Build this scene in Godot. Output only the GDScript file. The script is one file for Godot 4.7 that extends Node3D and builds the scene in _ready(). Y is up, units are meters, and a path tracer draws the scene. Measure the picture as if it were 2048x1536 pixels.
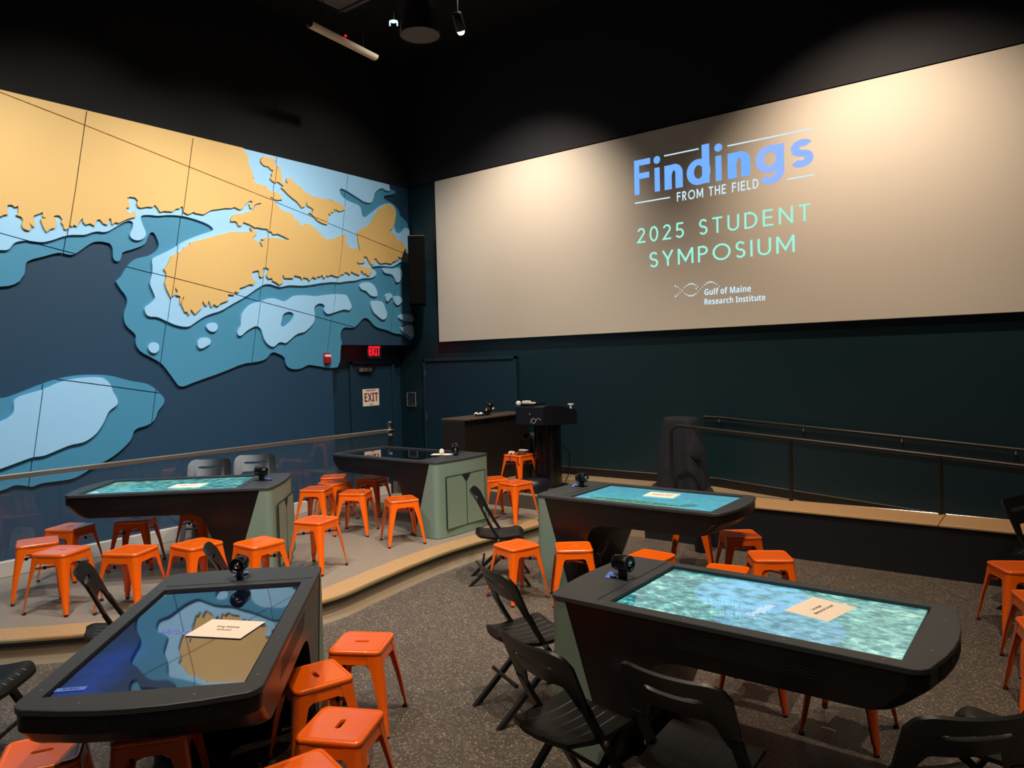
extends Node3D
# A darkened learning theatre: map mural wall, projection wall, touch-screen tables, orange stools, folding chairs.

var taken := {}
var M := {}

func _ready():
	setup_view()
	make_materials()
	setup_lights()
	build_room()
	build_map()
	build_screen()
	build_rails()
	build_tables()
	build_stools()
	build_chairs()
	build_stage_things()
	build_wall_things()
	build_ceiling_things()

func setup_view():
	var cam := Camera3D.new()
	cam.name = "camera"
	cam.rotation_order = EULER_ORDER_YXZ
	cam.position = Vector3(0, 2.0, 0)
	cam.rotation_degrees = Vector3(-1.68, 37.227, -1.515)
	cam.fov = 55.587
	cam.near = 0.05
	cam.far = 60.0
	cam.current = true
	add_child(cam)
	var we := WorldEnvironment.new()
	we.name = "world_environment"
	var e := Environment.new()
	e.background_mode = Environment.BG_COLOR
	e.background_color = Color(0, 0, 0)
	e.tonemap_mode = Environment.TONE_MAPPER_LINEAR
	e.tonemap_exposure = 1.0
	e.sdfgi_enabled = true
	e.ssao_enabled = true
	e.ssil_enabled = true
	we.environment = e
	add_child(we)

const WARM = Color(1.0, 0.82, 0.62)
const COOL = Color(0.96, 0.98, 1.0)

func setup_lights():
	# row of washers over the map wall
	var nth := ["nearest the viewer", "second from the viewer", "third from the viewer", "fourth from the viewer", "nearest the screen wall"]
	var zs := [0.4, -1.7, -3.7, -5.5, -7.05]
	for i in 5:
		var lift := 0.6 if i == 4 else 0.0
		spotlight(Vector3(-5.6, 6.3 + lift, zs[i]), Vector3(-8.95, 3.3, zs[i] - 0.1), 15.0 if i < 4 else 11.0, 36.0, 1.0, Color(1.0, 0.99, 0.96), "black spotlight can aimed at the map mural, " + nth[i] + " in its row", "map wall spotlights")
	# washers over the projection screen
	spotlight(Vector3(-5.9, 6.1, -6.91), Vector3(-6.5, 2.9, -9.0), 14.5, 48.0, 1.0, Color(1.0, 0.91, 0.81), "lit spotlight can glowing near the ceiling corner, above the left part of the screen", "")
	spotlight(Vector3(-1.75, 6.1, -6.91), Vector3(-1.6, 3.0, -9.0), 15.5, 48.0, 1.0, Color(1.0, 0.885, 0.76), "spotlight can above the right part of the screen, out of frame", "")
	# warm downlights over the seats
	var over := [[Vector3(0.5, 6.4, -1.2), Vector3(-1.8, 0, -3.4), 9.0, "seaweed screen table"], [Vector3(-1.8, 6.4, -2.6), Vector3(-3.4, 0, -3.9), 19.0, "middle aisle"], [Vector3(-2.6, 6.4, -4.6), Vector3(-4.9, 0.3, -6.2), 24.0, "switched off table"], [Vector3(0.2, 6.4, -4.6), Vector3(-1.4, 0, -6.0), 14.0, "curb and cyan table"], [Vector3(-2.2, 6.4, 0.2), Vector3(-3.6, 0, -1.6), 14.0, "left front table"]]
	for o in over:
		spotlight(o[0], o[1], o[2], 42.0, 1.0, Color(1.0, 0.92, 0.82), "black downlight can out of frame, aimed at the " + o[3], "seat downlights")
	# neutral downlights over the raised platform
	spotlight(Vector3(-4.6, 6.4, -1.4), Vector3(-6.2, 0.2, -2.9), 18.0, 40.0, 1.0, Color(0.95, 0.98, 1.0), "black downlight can out of frame, aimed at the left end of the platform", "platform downlights")
	spotlight(Vector3(-4.2, 6.4, -3.4), Vector3(-6.4, 0.2, -4.9), 16.0, 40.0, 1.0, Color(0.95, 0.98, 1.0), "black downlight can out of frame, aimed at the middle of the platform", "platform downlights")

func spotlight(at: Vector3, target: Vector3, energy: float, angle: float, soft: float, color: Color, label: String, group: String):
	var t = thing("spotlight", label, "spotlight", at, 0.0, group)
	var dir := (target - at).normalized()
	var b := Basis.looking_at(dir, Vector3.UP if absf(dir.y) < 0.98 else Vector3.RIGHT)
	var st := begin()
	add_lathe(st, [Vector2(0.0, 0.2), Vector2(0.05, 0.2), Vector2(0.062, 0.17), Vector2(0.066, 0.0), Vector2(0.062, -0.01), Vector2(0.058, 0.0), Vector2(0.052, 0.05)], 20, Transform3D(b * Basis(Vector3.RIGHT, PI / 2), Vector3.ZERO))
	obj("can", st, M.black_metal, t)
	st = begin()
	add_tube(st, [Vector3(0, 0.0, 0) - dir * 0.14, Vector3(0, 0.22, 0) - dir * 0.14, Vector3(0, 7.04 - at.y, 0) - dir * 0.14], 0.012, 8)
	obj("stem", st, M.black_metal, t)
	st = begin()
	add_lathe(st, [Vector2(0.0, -0.062), Vector2(0.025, -0.058), Vector2(0.043, -0.04), Vector2(0.05, -0.012)], 16, Transform3D(b * Basis(Vector3.RIGHT, PI / 2), dir * 0.0))
	var m := emit_mat(color, 2.0)
	obj("lens", st, m, t)
	var l := SpotLight3D.new()
	l.name = "lamp"
	l.light_color = color
	l.light_energy = energy
	l.spot_angle = angle
	l.spot_angle_attenuation = soft
	l.spot_range = 30.0
	l.spot_attenuation = 2.0
	l.light_size = 0.05
	l.shadow_enabled = true
	l.transform = Transform3D(b, dir * 0.09)
	t.add_child(l, true)

# ------------------------------------------------------------------ helpers
func numbered(called: String) -> String:
	if not taken.has(called):
		taken[called] = 0
		return called
	taken[called] += 1
	return "%s_%03d" % [called, taken[called]]

func tag(o, label := "", category := "", group := "", kind := ""):
	if label: o.set_meta("label", label)
	if category: o.set_meta("category", category)
	if group: o.set_meta("group", group)
	if kind: o.set_meta("kind", kind)
	return o

func thing(called, label, category, at = Vector3.ZERO, turn = 0.0, group = ""):
	var o := Node3D.new()
	o.name = numbered(called)
	add_child(o)
	o.position = at
	o.rotation.y = turn
	return tag(o, label, category, group)

func dup(root, at: Vector3, turn: float, label: String, group := ""):
	var r = root.duplicate()
	r.name = numbered(String(root.name))
	add_child(r)
	r.position = at
	r.rotation.y = turn
	return tag(r, label, "", group)

func obj(called: String, shape, mat: Material, parent: Node = null, at := Vector3.ZERO) -> MeshInstance3D:
	var o := MeshInstance3D.new()
	if shape is SurfaceTool:
		shape.generate_normals()
		o.mesh = shape.commit()
	else:
		o.mesh = shape
	o.material_override = mat
	o.position = at
	if parent == null:
		o.name = numbered(called)
		add_child(o)
	else:
		o.name = called
		parent.add_child(o, true)
	return o

func struct(called: String, shape, mat: Material, label := "", at := Vector3.ZERO) -> MeshInstance3D:
	var o := obj(called, shape, mat, null, at)
	tag(o, label, "", "", "structure")
	return o

func begin() -> SurfaceTool:
	var st := SurfaceTool.new()
	st.begin(Mesh.PRIMITIVE_TRIANGLES)
	st.set_smooth_group(-1)
	return st

func tri(st: SurfaceTool, a, b, c, ua = Vector2.ZERO, ub = Vector2.ZERO, uc = Vector2.ZERO):
	st.set_uv(ua); st.add_vertex(a)
	st.set_uv(ub); st.add_vertex(b)
	st.set_uv(uc); st.add_vertex(c)

func quad(st: SurfaceTool, a, b, c, d):    # clockwise seen from the front
	tri(st, a, b, c)
	tri(st, a, c, d)

func add_box(st: SurfaceTool, c: Vector3, s: Vector3, bev := 0.0, basis := Basis()):
	st.set_smooth_group(-1)
	var h := s / 2.0
	bev = minf(bev, minf(h.x, minf(h.y, h.z)) * 0.9)
	var ax := [Vector3(1, 0, 0), Vector3(0, 1, 0), Vector3(0, 0, 1)]
	var p := func(sx, sy, sz, k):    # corner sx,sy,sz on the face of axis k
		var v := Vector3(sx * h.x, sy * h.y, sz * h.z)
		for i in 3:
			if i != k: v[i] -= [sx, sy, sz][i] * bev
		return c + basis * v
	for k in 3:
		for sg in [-1, 1]:
			var i := (k + 1) % 3
			var j := (k + 2) % 3
			var q := []
			for w in [[-1, -1], [1, -1], [1, 1], [-1, 1]]:
				var sgn := [0, 0, 0]
				sgn[k] = sg; sgn[i] = w[0]; sgn[j] = w[1]
				q.append(p.call(sgn[0], sgn[1], sgn[2], k))
			if sg > 0: quad(st, q[3], q[2], q[1], q[0])
			else: quad(st, q[0], q[1], q[2], q[3])
	if bev <= 0.0: return
	for k in 3:                        # edges along axis k
		var i := (k + 1) % 3
		var j := (k + 2) % 3
		for si in [-1, 1]:
			for sj in [-1, 1]:
				var sa := [0, 0, 0]
				sa[k] = -1; sa[i] = si; sa[j] = sj
				var sb := sa.duplicate()
				sb[k] = 1
				var a1 = p.call(sa[0], sa[1], sa[2], i)
				var b1 = p.call(sb[0], sb[1], sb[2], i)
				var a2 = p.call(sa[0], sa[1], sa[2], j)
				var b2 = p.call(sb[0], sb[1], sb[2], j)
				if si * sj > 0: quad(st, a1, b1, b2, a2)
				else: quad(st, a2, b2, b1, a1)
	for sx in [-1, 1]:
		for sy in [-1, 1]:
			for sz in [-1, 1]:
				var a = p.call(sx, sy, sz, 0)
				var b = p.call(sx, sy, sz, 1)
				var d = p.call(sx, sy, sz, 2)
				if sx * sy * sz > 0: tri(st, a, d, b)
				else: tri(st, a, b, d)

func box_mesh(s: Vector3, bev := 0.0) -> SurfaceTool:
	var st := begin()
	add_box(st, Vector3.ZERO, s, bev)
	return st

func add_tube(st: SurfaceTool, pts: Array, r: float, sides := 10, caps := true, group := 1):
	var rings := []
	var up := Vector3(0.01, 1, 0.02).normalized()
	var prev := Vector3.ZERO
	for i in pts.size():
		var d: Vector3
		if i == 0: d = pts[1] - pts[0]
		elif i == pts.size() - 1: d = pts[i] - pts[i - 1]
		else: d = (pts[i + 1] - pts[i]).normalized() + (pts[i] - pts[i - 1]).normalized()
		d = d.normalized()
		var n: Vector3
		if i == 0:
			n = d.cross(up)
			if n.length() < 0.05: n = d.cross(Vector3.RIGHT)
		else:
			n = prev - d * prev.dot(d)
		n = n.normalized()
		prev = n
		var b := d.cross(n)
		var ring := []
		for k in sides:
			var a := TAU * k / sides
			ring.append(pts[i] + (n * cos(a) + b * sin(a)) * r)
		rings.append(ring)
	loft(st, rings, true, group)
	if caps:
		cap(st, rings[0], false)
		cap(st, rings[-1], true)

func loft(st: SurfaceTool, rings: Array, closed: bool, group := 1):
	st.set_smooth_group(group)
	for i in rings.size() - 1:
		var n: int = rings[i].size()
		for k in (n if closed else n - 1):
			var k2 := (k + 1) % n
			quad(st, rings[i][k], rings[i + 1][k], rings[i + 1][k2], rings[i][k2])
	st.set_smooth_group(-1)

func cap(st: SurfaceTool, ring: Array, flip: bool):
	st.set_smooth_group(-1)
	var c := Vector3.ZERO
	for v in ring: c += v
	c /= ring.size()
	for k in ring.size():
		var k2 := (k + 1) % ring.size()
		if flip: tri(st, c, ring[k2], ring[k])
		else: tri(st, c, ring[k], ring[k2])

func add_lathe(st: SurfaceTool, profile: Array, seg: int, xf: Transform3D, group := 1):
	var rings := []
	for p in profile:
		var ring := []
		for k in seg:
			var a := TAU * k / seg
			ring.append(xf * Vector3(cos(a) * p.x, p.y, sin(a) * p.x))
		rings.append(ring)
	loft(st, rings, true, group)

func pairs(flat: Array) -> PackedVector2Array:
	var o := PackedVector2Array()
	for i in range(0, flat.size(), 2): o.append(Vector2(flat[i], flat[i + 1]))
	return o

# a flat polygon raised to a slab; place maps (a, b, depth) to space
func add_prism(st: SurfaceTool, poly: PackedVector2Array, d0: float, d1: float, place: Callable):
	var idx := Geometry2D.triangulate_polygon(poly)
	for i in range(0, idx.size(), 3):
		var a := poly[idx[i]]
		var b := poly[idx[i + 1]]
		var c := poly[idx[i + 2]]
		tri(st, place.call(a.x, a.y, d1), place.call(b.x, b.y, d1), place.call(c.x, c.y, d1))
		tri(st, place.call(a.x, a.y, d0), place.call(c.x, c.y, d0), place.call(b.x, b.y, d0))
	for i in poly.size():
		var a := poly[i]
		var b := poly[(i + 1) % poly.size()]
		quad(st, place.call(a.x, a.y, d1), place.call(a.x, a.y, d0), place.call(b.x, b.y, d0), place.call(b.x, b.y, d1))

func text_mesh(words: String, bold: bool, width: float, depth := 0.001, face := "Droid Sans") -> Array:    # [mesh, scale, size]
	var f := SystemFont.new()
	f.font_names = PackedStringArray([face])
	f.font_weight = 700 if bold else 400
	var t := TextMesh.new()
	t.text = words
	t.font = f
	t.font_size = 64
	t.pixel_size = 0.01
	t.depth = 0.01
	t.curve_step = 2.0
	t.horizontal_alignment = HORIZONTAL_ALIGNMENT_CENTER
	t.vertical_alignment = VERTICAL_ALIGNMENT_CENTER
	var b := t.get_aabb()
	var s := width / b.size.x
	return [t, Vector3(s, s, depth / 0.01), b.size * s]

func lettering(called: String, words: String, bold: bool, width: float, mat: Material, parent: Node, xf: Transform3D, stretch := 1.0) -> MeshInstance3D:
	var r := text_mesh(words, bold, width)
	var o := obj(called, r[0], mat, parent)
	o.transform = Transform3D(xf.basis * Basis.from_scale(Vector3(r[1].x, r[1].y * stretch, r[1].z)), xf.origin)
	return o

# ------------------------------------------------------------------ materials
func mat(c: Color, rough := 0.6, metal := 0.0, spec := 0.5) -> StandardMaterial3D:
	var m := StandardMaterial3D.new()
	m.albedo_color = c
	m.roughness = rough
	m.metallic = metal
	m.metallic_specular = spec
	return m

func emit_mat(c: Color, power: float) -> StandardMaterial3D:
	var m := mat(Color(0.02, 0.02, 0.02), 0.5)
	m.emission_enabled = true
	m.emission = c
	m.emission_energy_multiplier = power
	return m

func speckle(seed_value: int, base: Color, flecks: Array, count: int, size: int, r0: float, r1: float) -> ImageTexture:
	var rng := RandomNumberGenerator.new()
	rng.seed = seed_value
	var im := Image.create(size, size, false, Image.FORMAT_RGB8)
	var n := FastNoiseLite.new()
	n.seed = seed_value
	n.frequency = 0.03
	for y in size:
		for x in size:
			var g := rng.randf_range(-0.03, 0.03) + 0.02 * n.get_noise_2d(x, y)
			im.set_pixel(x, y, Color(base.r + g, base.g + g, base.b + g))
	for i in count:
		var c: Color = flecks[rng.randi() % flecks.size()]
		var cx := rng.randf() * size
		var cy := rng.randf() * size
		var rx := rng.randf_range(r0, r1)
		var ry := rng.randf_range(r0, r1) * 0.7
		var a := rng.randf() * PI
		var k := rng.randf_range(0.45, 1.0)
		for dy in range(-int(r1) - 1, int(r1) + 2):
			for dx in range(-int(r1) - 1, int(r1) + 2):
				var u := (dx * cos(a) + dy * sin(a)) / rx
				var v := (-dx * sin(a) + dy * cos(a)) / ry
				if u * u + v * v < 1.0:
					var px := posmod(int(cx) + dx, size)
					var py := posmod(int(cy) + dy, size)
					im.set_pixel(px, py, im.get_pixel(px, py).lerp(c, k))
	return ImageTexture.create_from_image(im)

func tri_mat(tex: Texture2D, scale: float, rough: float) -> StandardMaterial3D:
	var m := StandardMaterial3D.new()
	m.albedo_texture = tex
	m.roughness = rough
	m.uv1_triplanar = true
	m.uv1_world_triplanar = true
	m.uv1_scale = Vector3.ONE * scale
	return m

func make_materials():
	M.black_metal = mat(Color(0.05, 0.05, 0.055), 0.5)
	M.table_black = mat(Color(0.07, 0.062, 0.067), 0.3)
	M.table_top = mat(Color(0.205, 0.215, 0.23), 0.45)
	M.table_green = mat(Color(0.47, 0.56, 0.505), 0.4, 0.1)
	M.groove = mat(Color(0.06, 0.07, 0.065), 0.8)
	M.dark = mat(Color(0.02, 0.02, 0.02), 0.8)
	M.orange = mat(Color(0.95, 0.39, 0.03), 0.3)
	M.orange.clearcoat_enabled = true
	M.orange.clearcoat = 0.8
	M.orange.clearcoat_roughness = 0.08
	M.rubber = mat(Color(0.05, 0.03, 0.03), 0.7)
	M.chair = mat(Color(0.06, 0.055, 0.053), 0.4)
	M.chrome = mat(Color(0.8, 0.8, 0.8), 0.2, 1.0)
	M.steel = mat(Color(0.72, 0.68, 0.63), 0.36, 0.9)
	M.brass_strip = mat(Color(0.86, 0.76, 0.52), 0.3, 0.85)
	M.paper = mat(Color(0.93, 0.86, 0.79), 0.9)
	M.ink = mat(Color(0.13, 0.12, 0.12), 0.9)
	M.tape = mat(Color(0.36, 0.50, 0.85), 0.7)
	M.white = mat(Color(0.88, 0.86, 0.83), 0.6)
	M.plastic_black = mat(Color(0.045, 0.045, 0.05), 0.22)
	M.lens_glass = mat(Color(0.12, 0.14, 0.17), 0.08)
	M.wall_navy = mat(Color(0.07, 0.19, 0.26), 0.5)
	M.wall_upper = mat(Color(0.065, 0.08, 0.13), 0.75)
	M.wall_black = mat(Color(0.012, 0.012, 0.016), 0.9)
	M.wall_screen_low = mat(Color(0.065, 0.165, 0.205), 0.38)
	M.curb_navy = mat(Color(0.02, 0.04, 0.085), 0.6)
	M.black_trim = mat(Color(0.09, 0.085, 0.085), 0.4)
	M.map_deep = mat(Color(0.085, 0.225, 0.33), 0.6)
	M.map_shelf = mat(Color(0.25, 0.53, 0.66), 0.6)
	M.map_shoal = mat(Color(0.60, 0.79, 0.92), 0.6)
	M.map_land = mat(Color(0.85, 0.69, 0.42), 0.6)
	M.screen_white = mat(Color(0.82, 0.80, 0.77), 0.85)
	M.floor_front = tri_mat(speckle(5, Color(0.30, 0.27, 0.245), [Color(0.62, 0.56, 0.48), Color(0.50, 0.45, 0.39), Color(0.22, 0.20, 0.185)], 9000, 512, 1.2, 3.0), 0.85, 0.5)
	M.floor_platform = tri_mat(speckle(9, Color(0.54, 0.495, 0.44), [Color(0.58, 0.52, 0.46), Color(0.46, 0.41, 0.36)], 7000, 512, 1.0, 2.2), 0.9, 0.45)
	M.floor_stage = tri_mat(speckle(12, Color(0.60, 0.52, 0.42), [Color(0.68, 0.59, 0.47), Color(0.52, 0.45, 0.37)], 7000, 512, 1.0, 2.2), 0.9, 0.55)
	M.nosing = tri_mat(speckle(17, Color(0.68, 0.54, 0.38), [Color(0.76, 0.61, 0.43), Color(0.60, 0.47, 0.33)], 9000, 512, 1.0, 2.0), 1.2, 0.5)
	M.riser = mat(Color(0.55, 0.49, 0.41), 0.35)
	M.riser_dark = mat(Color(0.30, 0.27, 0.24), 0.5)
	M.glass = mat(Color(0.9, 0.97, 0.97, 0.008), 0.02)
	M.glass.transparency = BaseMaterial3D.TRANSPARENCY_ALPHA
	M.acrylic = mat(Color(0.9, 0.95, 1.0, 0.01), 0.05)
	M.acrylic.transparency = BaseMaterial3D.TRANSPARENCY_ALPHA
	M.cloth_navy = mat(Color(0.06, 0.075, 0.135), 0.85)
	M.podium = mat(Color(0.075, 0.085, 0.12), 0.4)
	M.podium_gloss = mat(Color(0.035, 0.035, 0.05), 0.2)
	M.cabinet = mat(Color(0.13, 0.10, 0.085), 0.45)
	M.cabinet_top = mat(Color(0.34, 0.29, 0.25), 0.4)
	M.red = mat(Color(0.65, 0.06, 0.08), 0.4)
	M.exit_red = emit_mat(Color(1.0, 0.05, 0.14), 2.2)
	M.fog_white = mat(Color(0.75, 0.72, 0.68), 0.6)
	M.speaker_black = mat(Color(0.012, 0.011, 0.010), 0.7, 0.0, 0.2)

const SHELF_UPPER = [-2.708,5.005,-8.39,5.016,-8.523,4.944,-8.629,4.938,-8.669,4.933,-8.682,4.918,-8.674,4.892,-8.626,4.86,-8.465,4.823,-8.426,4.807,-8.409,4.78,-8.423,4.754,-8.501,4.733,-8.606,4.716,-8.698,4.661,-8.756,4.602,-8.773,4.525,-8.841,4.505,-8.895,4.463,-8.948,4.421,-8.946,4.361,-8.957,4.296,-8.958,4.041,-8.968,3.872,-8.969,3.744,-8.982,2.649,-8.984,2.408,-8.82,2.494,-8.708,2.533,-8.547,2.54,-8.391,2.595,-8.226,2.618,-8.111,2.659,-8.012,2.756,-7.945,2.78,-7.911,2.777,-7.876,2.765,-7.795,2.694,-7.715,2.628,-7.638,2.612,-7.531,2.622,-7.499,2.617,-7.455,2.593,-7.416,2.534,-7.413,2.451,-7.445,2.356,-7.414,2.343,-7.382,2.007,-7.2,1.987,-6.939,2.028,-6.826,2.046,-6.77,2.042,-6.671,1.998,-6.561,1.984,-6.454,2.003,-6.397,2.061,-6.388,2.173,-6.228,2.236,-6.189,2.236,-6.15,2.22,-6.097,2.154,-6.008,2.117,-5.871,2.097,-5.714,2.084,-5.408,1.974,-5.074,1.877,-4.974,1.846,-4.868,1.807,-4.817,1.809,-4.789,1.825,-4.767,1.854,-4.661,2.011,-4.59,2.104,-4.483,2.172,-4.343,2.244,-4.288,2.315,-4.277,2.386,-4.293,2.439,-4.26,2.486,-4.193,2.543,-4.156,2.606,-4.154,2.711,-4.192,2.805,-4.204,2.864,-4.186,2.927,-4.127,2.999,-4.082,3.074,-4.082,3.088,-4.138,3.144,-4.171,3.205,-4.221,3.279,-4.272,3.34,-4.329,3.377,-4.386,3.4,-4.473,3.423,-4.547,3.47,-4.585,3.506,-4.608,3.552,-4.614,3.589,-4.591,3.658,-4.564,3.713,-4.535,3.726,-4.502,3.698,-4.471,3.637,-4.454,3.581,-4.406,3.541,-4.292,3.486,-4.194,3.451,-4.163,3.427,-4.154,3.377,-4.135,3.334,-4.108,3.321,-4.075,3.331,-4.056,3.368,-4.06,3.45,-4.055,3.491,-4.023,3.532,-4.018,3.528,-3.947,3.54,-3.869,3.531,-3.81,3.501,-3.674,3.386,-3.63,3.355,-3.587,3.347,-3.503,3.362,-3.455,3.357,-3.301,3.296,-3.203,3.261,-3.157,3.231,-3.141,3.192,-3.137,3.135,-3.129,3.096,-3.082,3.026,-3.096,3.027,-3.004,2.962,-2.889,2.943,-2.625,2.941]
const SHELF_LOWER = [-2.535,1.767,-2.842,1.769,-2.906,1.77,-3.021,1.811,-3.253,1.906,-3.395,1.949,-3.531,1.979,-3.67,1.992,-3.861,1.987,-3.988,1.97,-4.107,1.93,-4.229,1.894,-4.375,1.87,-4.459,1.826,-4.554,1.735,-4.607,1.667,-4.599,1.607,-4.546,1.545,-4.512,1.509,-4.493,1.44,-4.441,1.378,-4.354,1.343,-4.279,1.333,-4.215,1.302,-4.196,1.229,-4.158,1.169,-4.052,1.076,-3.928,0.996,-3.731,0.919,-3.634,0.861,-3.52,0.816,-3.376,0.813,-3.218,0.816,-3.166,0.805,-3.114,0.789,-3.072,0.8,-2.99,0.826,-2.933,0.83,-2.867,0.803,-2.802,0.79,-2.492,0.698]
const SHOAL_UPPER = [-2.708,5.005,-8.524,5.02,-8.517,4.948,-8.532,4.931,-8.522,4.907,-8.495,4.894,-8.442,4.892,-8.353,4.929,-8.189,4.825,-8.166,4.731,-8.113,4.647,-8.062,4.63,-7.964,4.628,-7.88,4.657,-7.703,4.72,-7.541,4.765,-7.49,4.763,-7.46,4.733,-7.469,4.681,-7.536,4.629,-7.627,4.593,-7.756,4.573,-7.839,4.563,-7.886,4.519,-7.894,4.437,-7.917,4.393,-7.966,4.386,-8.016,4.417,-8.183,4.535,-8.315,4.631,-8.42,4.677,-8.513,4.696,-8.591,4.674,-8.642,4.624,-8.653,4.547,-8.629,4.476,-8.591,4.363,-8.601,4.287,-8.639,4.238,-8.706,4.217,-8.762,4.248,-8.819,4.31,-8.875,4.337,-8.931,4.334,-8.957,4.293,-8.937,4.151,-8.967,4.034,-8.968,3.863,-8.963,3.744,-8.865,3.75,-8.769,3.761,-8.672,3.717,-8.549,3.653,-8.495,3.643,-8.274,3.643,-8.082,3.611,-8.06,3.595,-8.066,3.577,-8.13,3.559,-8.173,3.52,-8.152,3.475,-8.087,3.437,-8.012,3.417,-7.901,3.413,-7.778,3.376,-7.717,3.358,-7.552,3.337,-7.4,3.305,-7.242,3.305,-7.043,3.264,-7.158,3.299,-6.896,3.237,-6.706,3.207,-6.483,3.204,-6.363,3.171,-6.304,3.163,-6.209,3.189,-6.133,3.197,-6.057,3.179,-5.924,3.101,-5.766,2.991,-5.541,2.873,-5.405,2.789,-5.253,2.744,-5.153,2.703,-5.005,2.607,-4.956,2.572,-4.878,2.563,-4.772,2.583,-4.661,2.627,-4.566,2.672,-4.516,2.681,-4.444,2.678,-4.402,2.706,-4.385,2.769,-4.406,2.798,-4.472,2.844,-4.525,2.905,-4.519,2.947,-4.486,3.024,-4.464,3.087,-4.481,3.146,-4.501,3.205,-4.508,3.277,-4.503,3.341,-4.505,3.384,-4.531,3.408,-4.681,3.488,-4.812,3.568,-4.913,3.645,-5.122,3.752,-5.312,3.829,-5.334,3.851,-5.323,3.876,-5.25,3.92,-5.051,3.961,-4.896,3.972,-4.744,3.96,-4.594,3.925,-4.522,3.926,-4.443,3.916,-4.4,3.901,-4.386,3.878,-4.396,3.819,-4.442,3.712,-4.444,3.676,-4.417,3.63,-4.366,3.6,-4.317,3.592,-4.269,3.609,-4.247,3.645,-4.262,3.689,-4.285,3.734,-4.294,3.777,-4.288,3.811,-4.264,3.822,-4.223,3.813,-4.132,3.755,-4.029,3.68,-3.997,3.659,-3.951,3.643,-3.88,3.647,-3.822,3.626,-3.757,3.592,-3.72,3.584,-3.584,3.57,-3.504,3.538,-3.413,3.491,-3.325,3.458,-3.267,3.452,-3.154,3.455,-3.099,3.445,-3.043,3.423,-3.014,3.389,-2.991,3.352,-2.963,3.33,-2.905,3.327,-2.638,3.274]
const SHOAL_LOWER = [-2.521,1.41,-2.831,1.519,-2.913,1.555,-2.951,1.594,-2.962,1.65,-2.96,1.716,-2.978,1.752,-3.054,1.791,-3.216,1.83,-3.277,1.852,-3.384,1.901,-3.493,1.936,-3.622,1.956,-3.716,1.961,-3.811,1.96,-3.879,1.948,-3.935,1.9,-3.968,1.842,-3.975,1.79,-3.999,1.747,-4.026,1.694,-4.029,1.636,-4.003,1.612,-3.932,1.565,-3.9,1.515,-3.867,1.436,-3.795,1.329,-3.735,1.274,-3.668,1.235,-3.611,1.216,-3.5,1.207,-3.408,1.178,-3.283,1.133,-3.212,1.112,-3.118,1.114,-3.042,1.094,-2.812,1.025,-2.502,0.952]
const BANK = [-6.005,2.944,-5.906,2.923,-5.819,2.876,-5.744,2.808,-5.7,2.743,-5.685,2.668,-5.682,2.594,-5.657,2.562,-5.632,2.519,-5.63,2.476,-5.659,2.458,-5.695,2.467,-5.756,2.521,-5.83,2.565,-5.904,2.599,-5.959,2.595,-6.001,2.547,-6.022,2.46,-6.056,2.384,-6.117,2.33,-6.18,2.308,-6.219,2.33,-6.272,2.375,-6.325,2.381,-6.389,2.362,-6.444,2.398,-6.582,2.502,-6.665,2.52,-6.721,2.527,-6.85,2.622,-6.903,2.693,-6.92,2.775,-6.904,2.879,-6.934,2.933,-7.007,2.968,-7.079,2.96,-7.11,2.923,-7.088,2.881,-7.096,2.846,-7.146,2.81,-7.221,2.821,-7.419,2.883,-7.497,2.898,-7.574,2.883,-7.622,2.922,-7.632,2.959,-7.581,3.054,-7.537,3.119,-7.491,3.128,-7.308,3.124,-7.129,3.101,-6.94,3.067,-6.771,3.075,-6.579,3.06,-6.524,3.032,-6.442,2.977,-6.401,2.964,-6.349,2.967,-6.272,2.991,-6.196,3.001,-6.119,2.988]
const BANK_HOLE = [-6.488,2.822,-6.534,2.801,-6.546,2.762,-6.51,2.693,-6.427,2.629,-6.36,2.593,-6.321,2.609,-6.312,2.631,-6.338,2.699,-6.354,2.766,-6.408,2.808]
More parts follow.
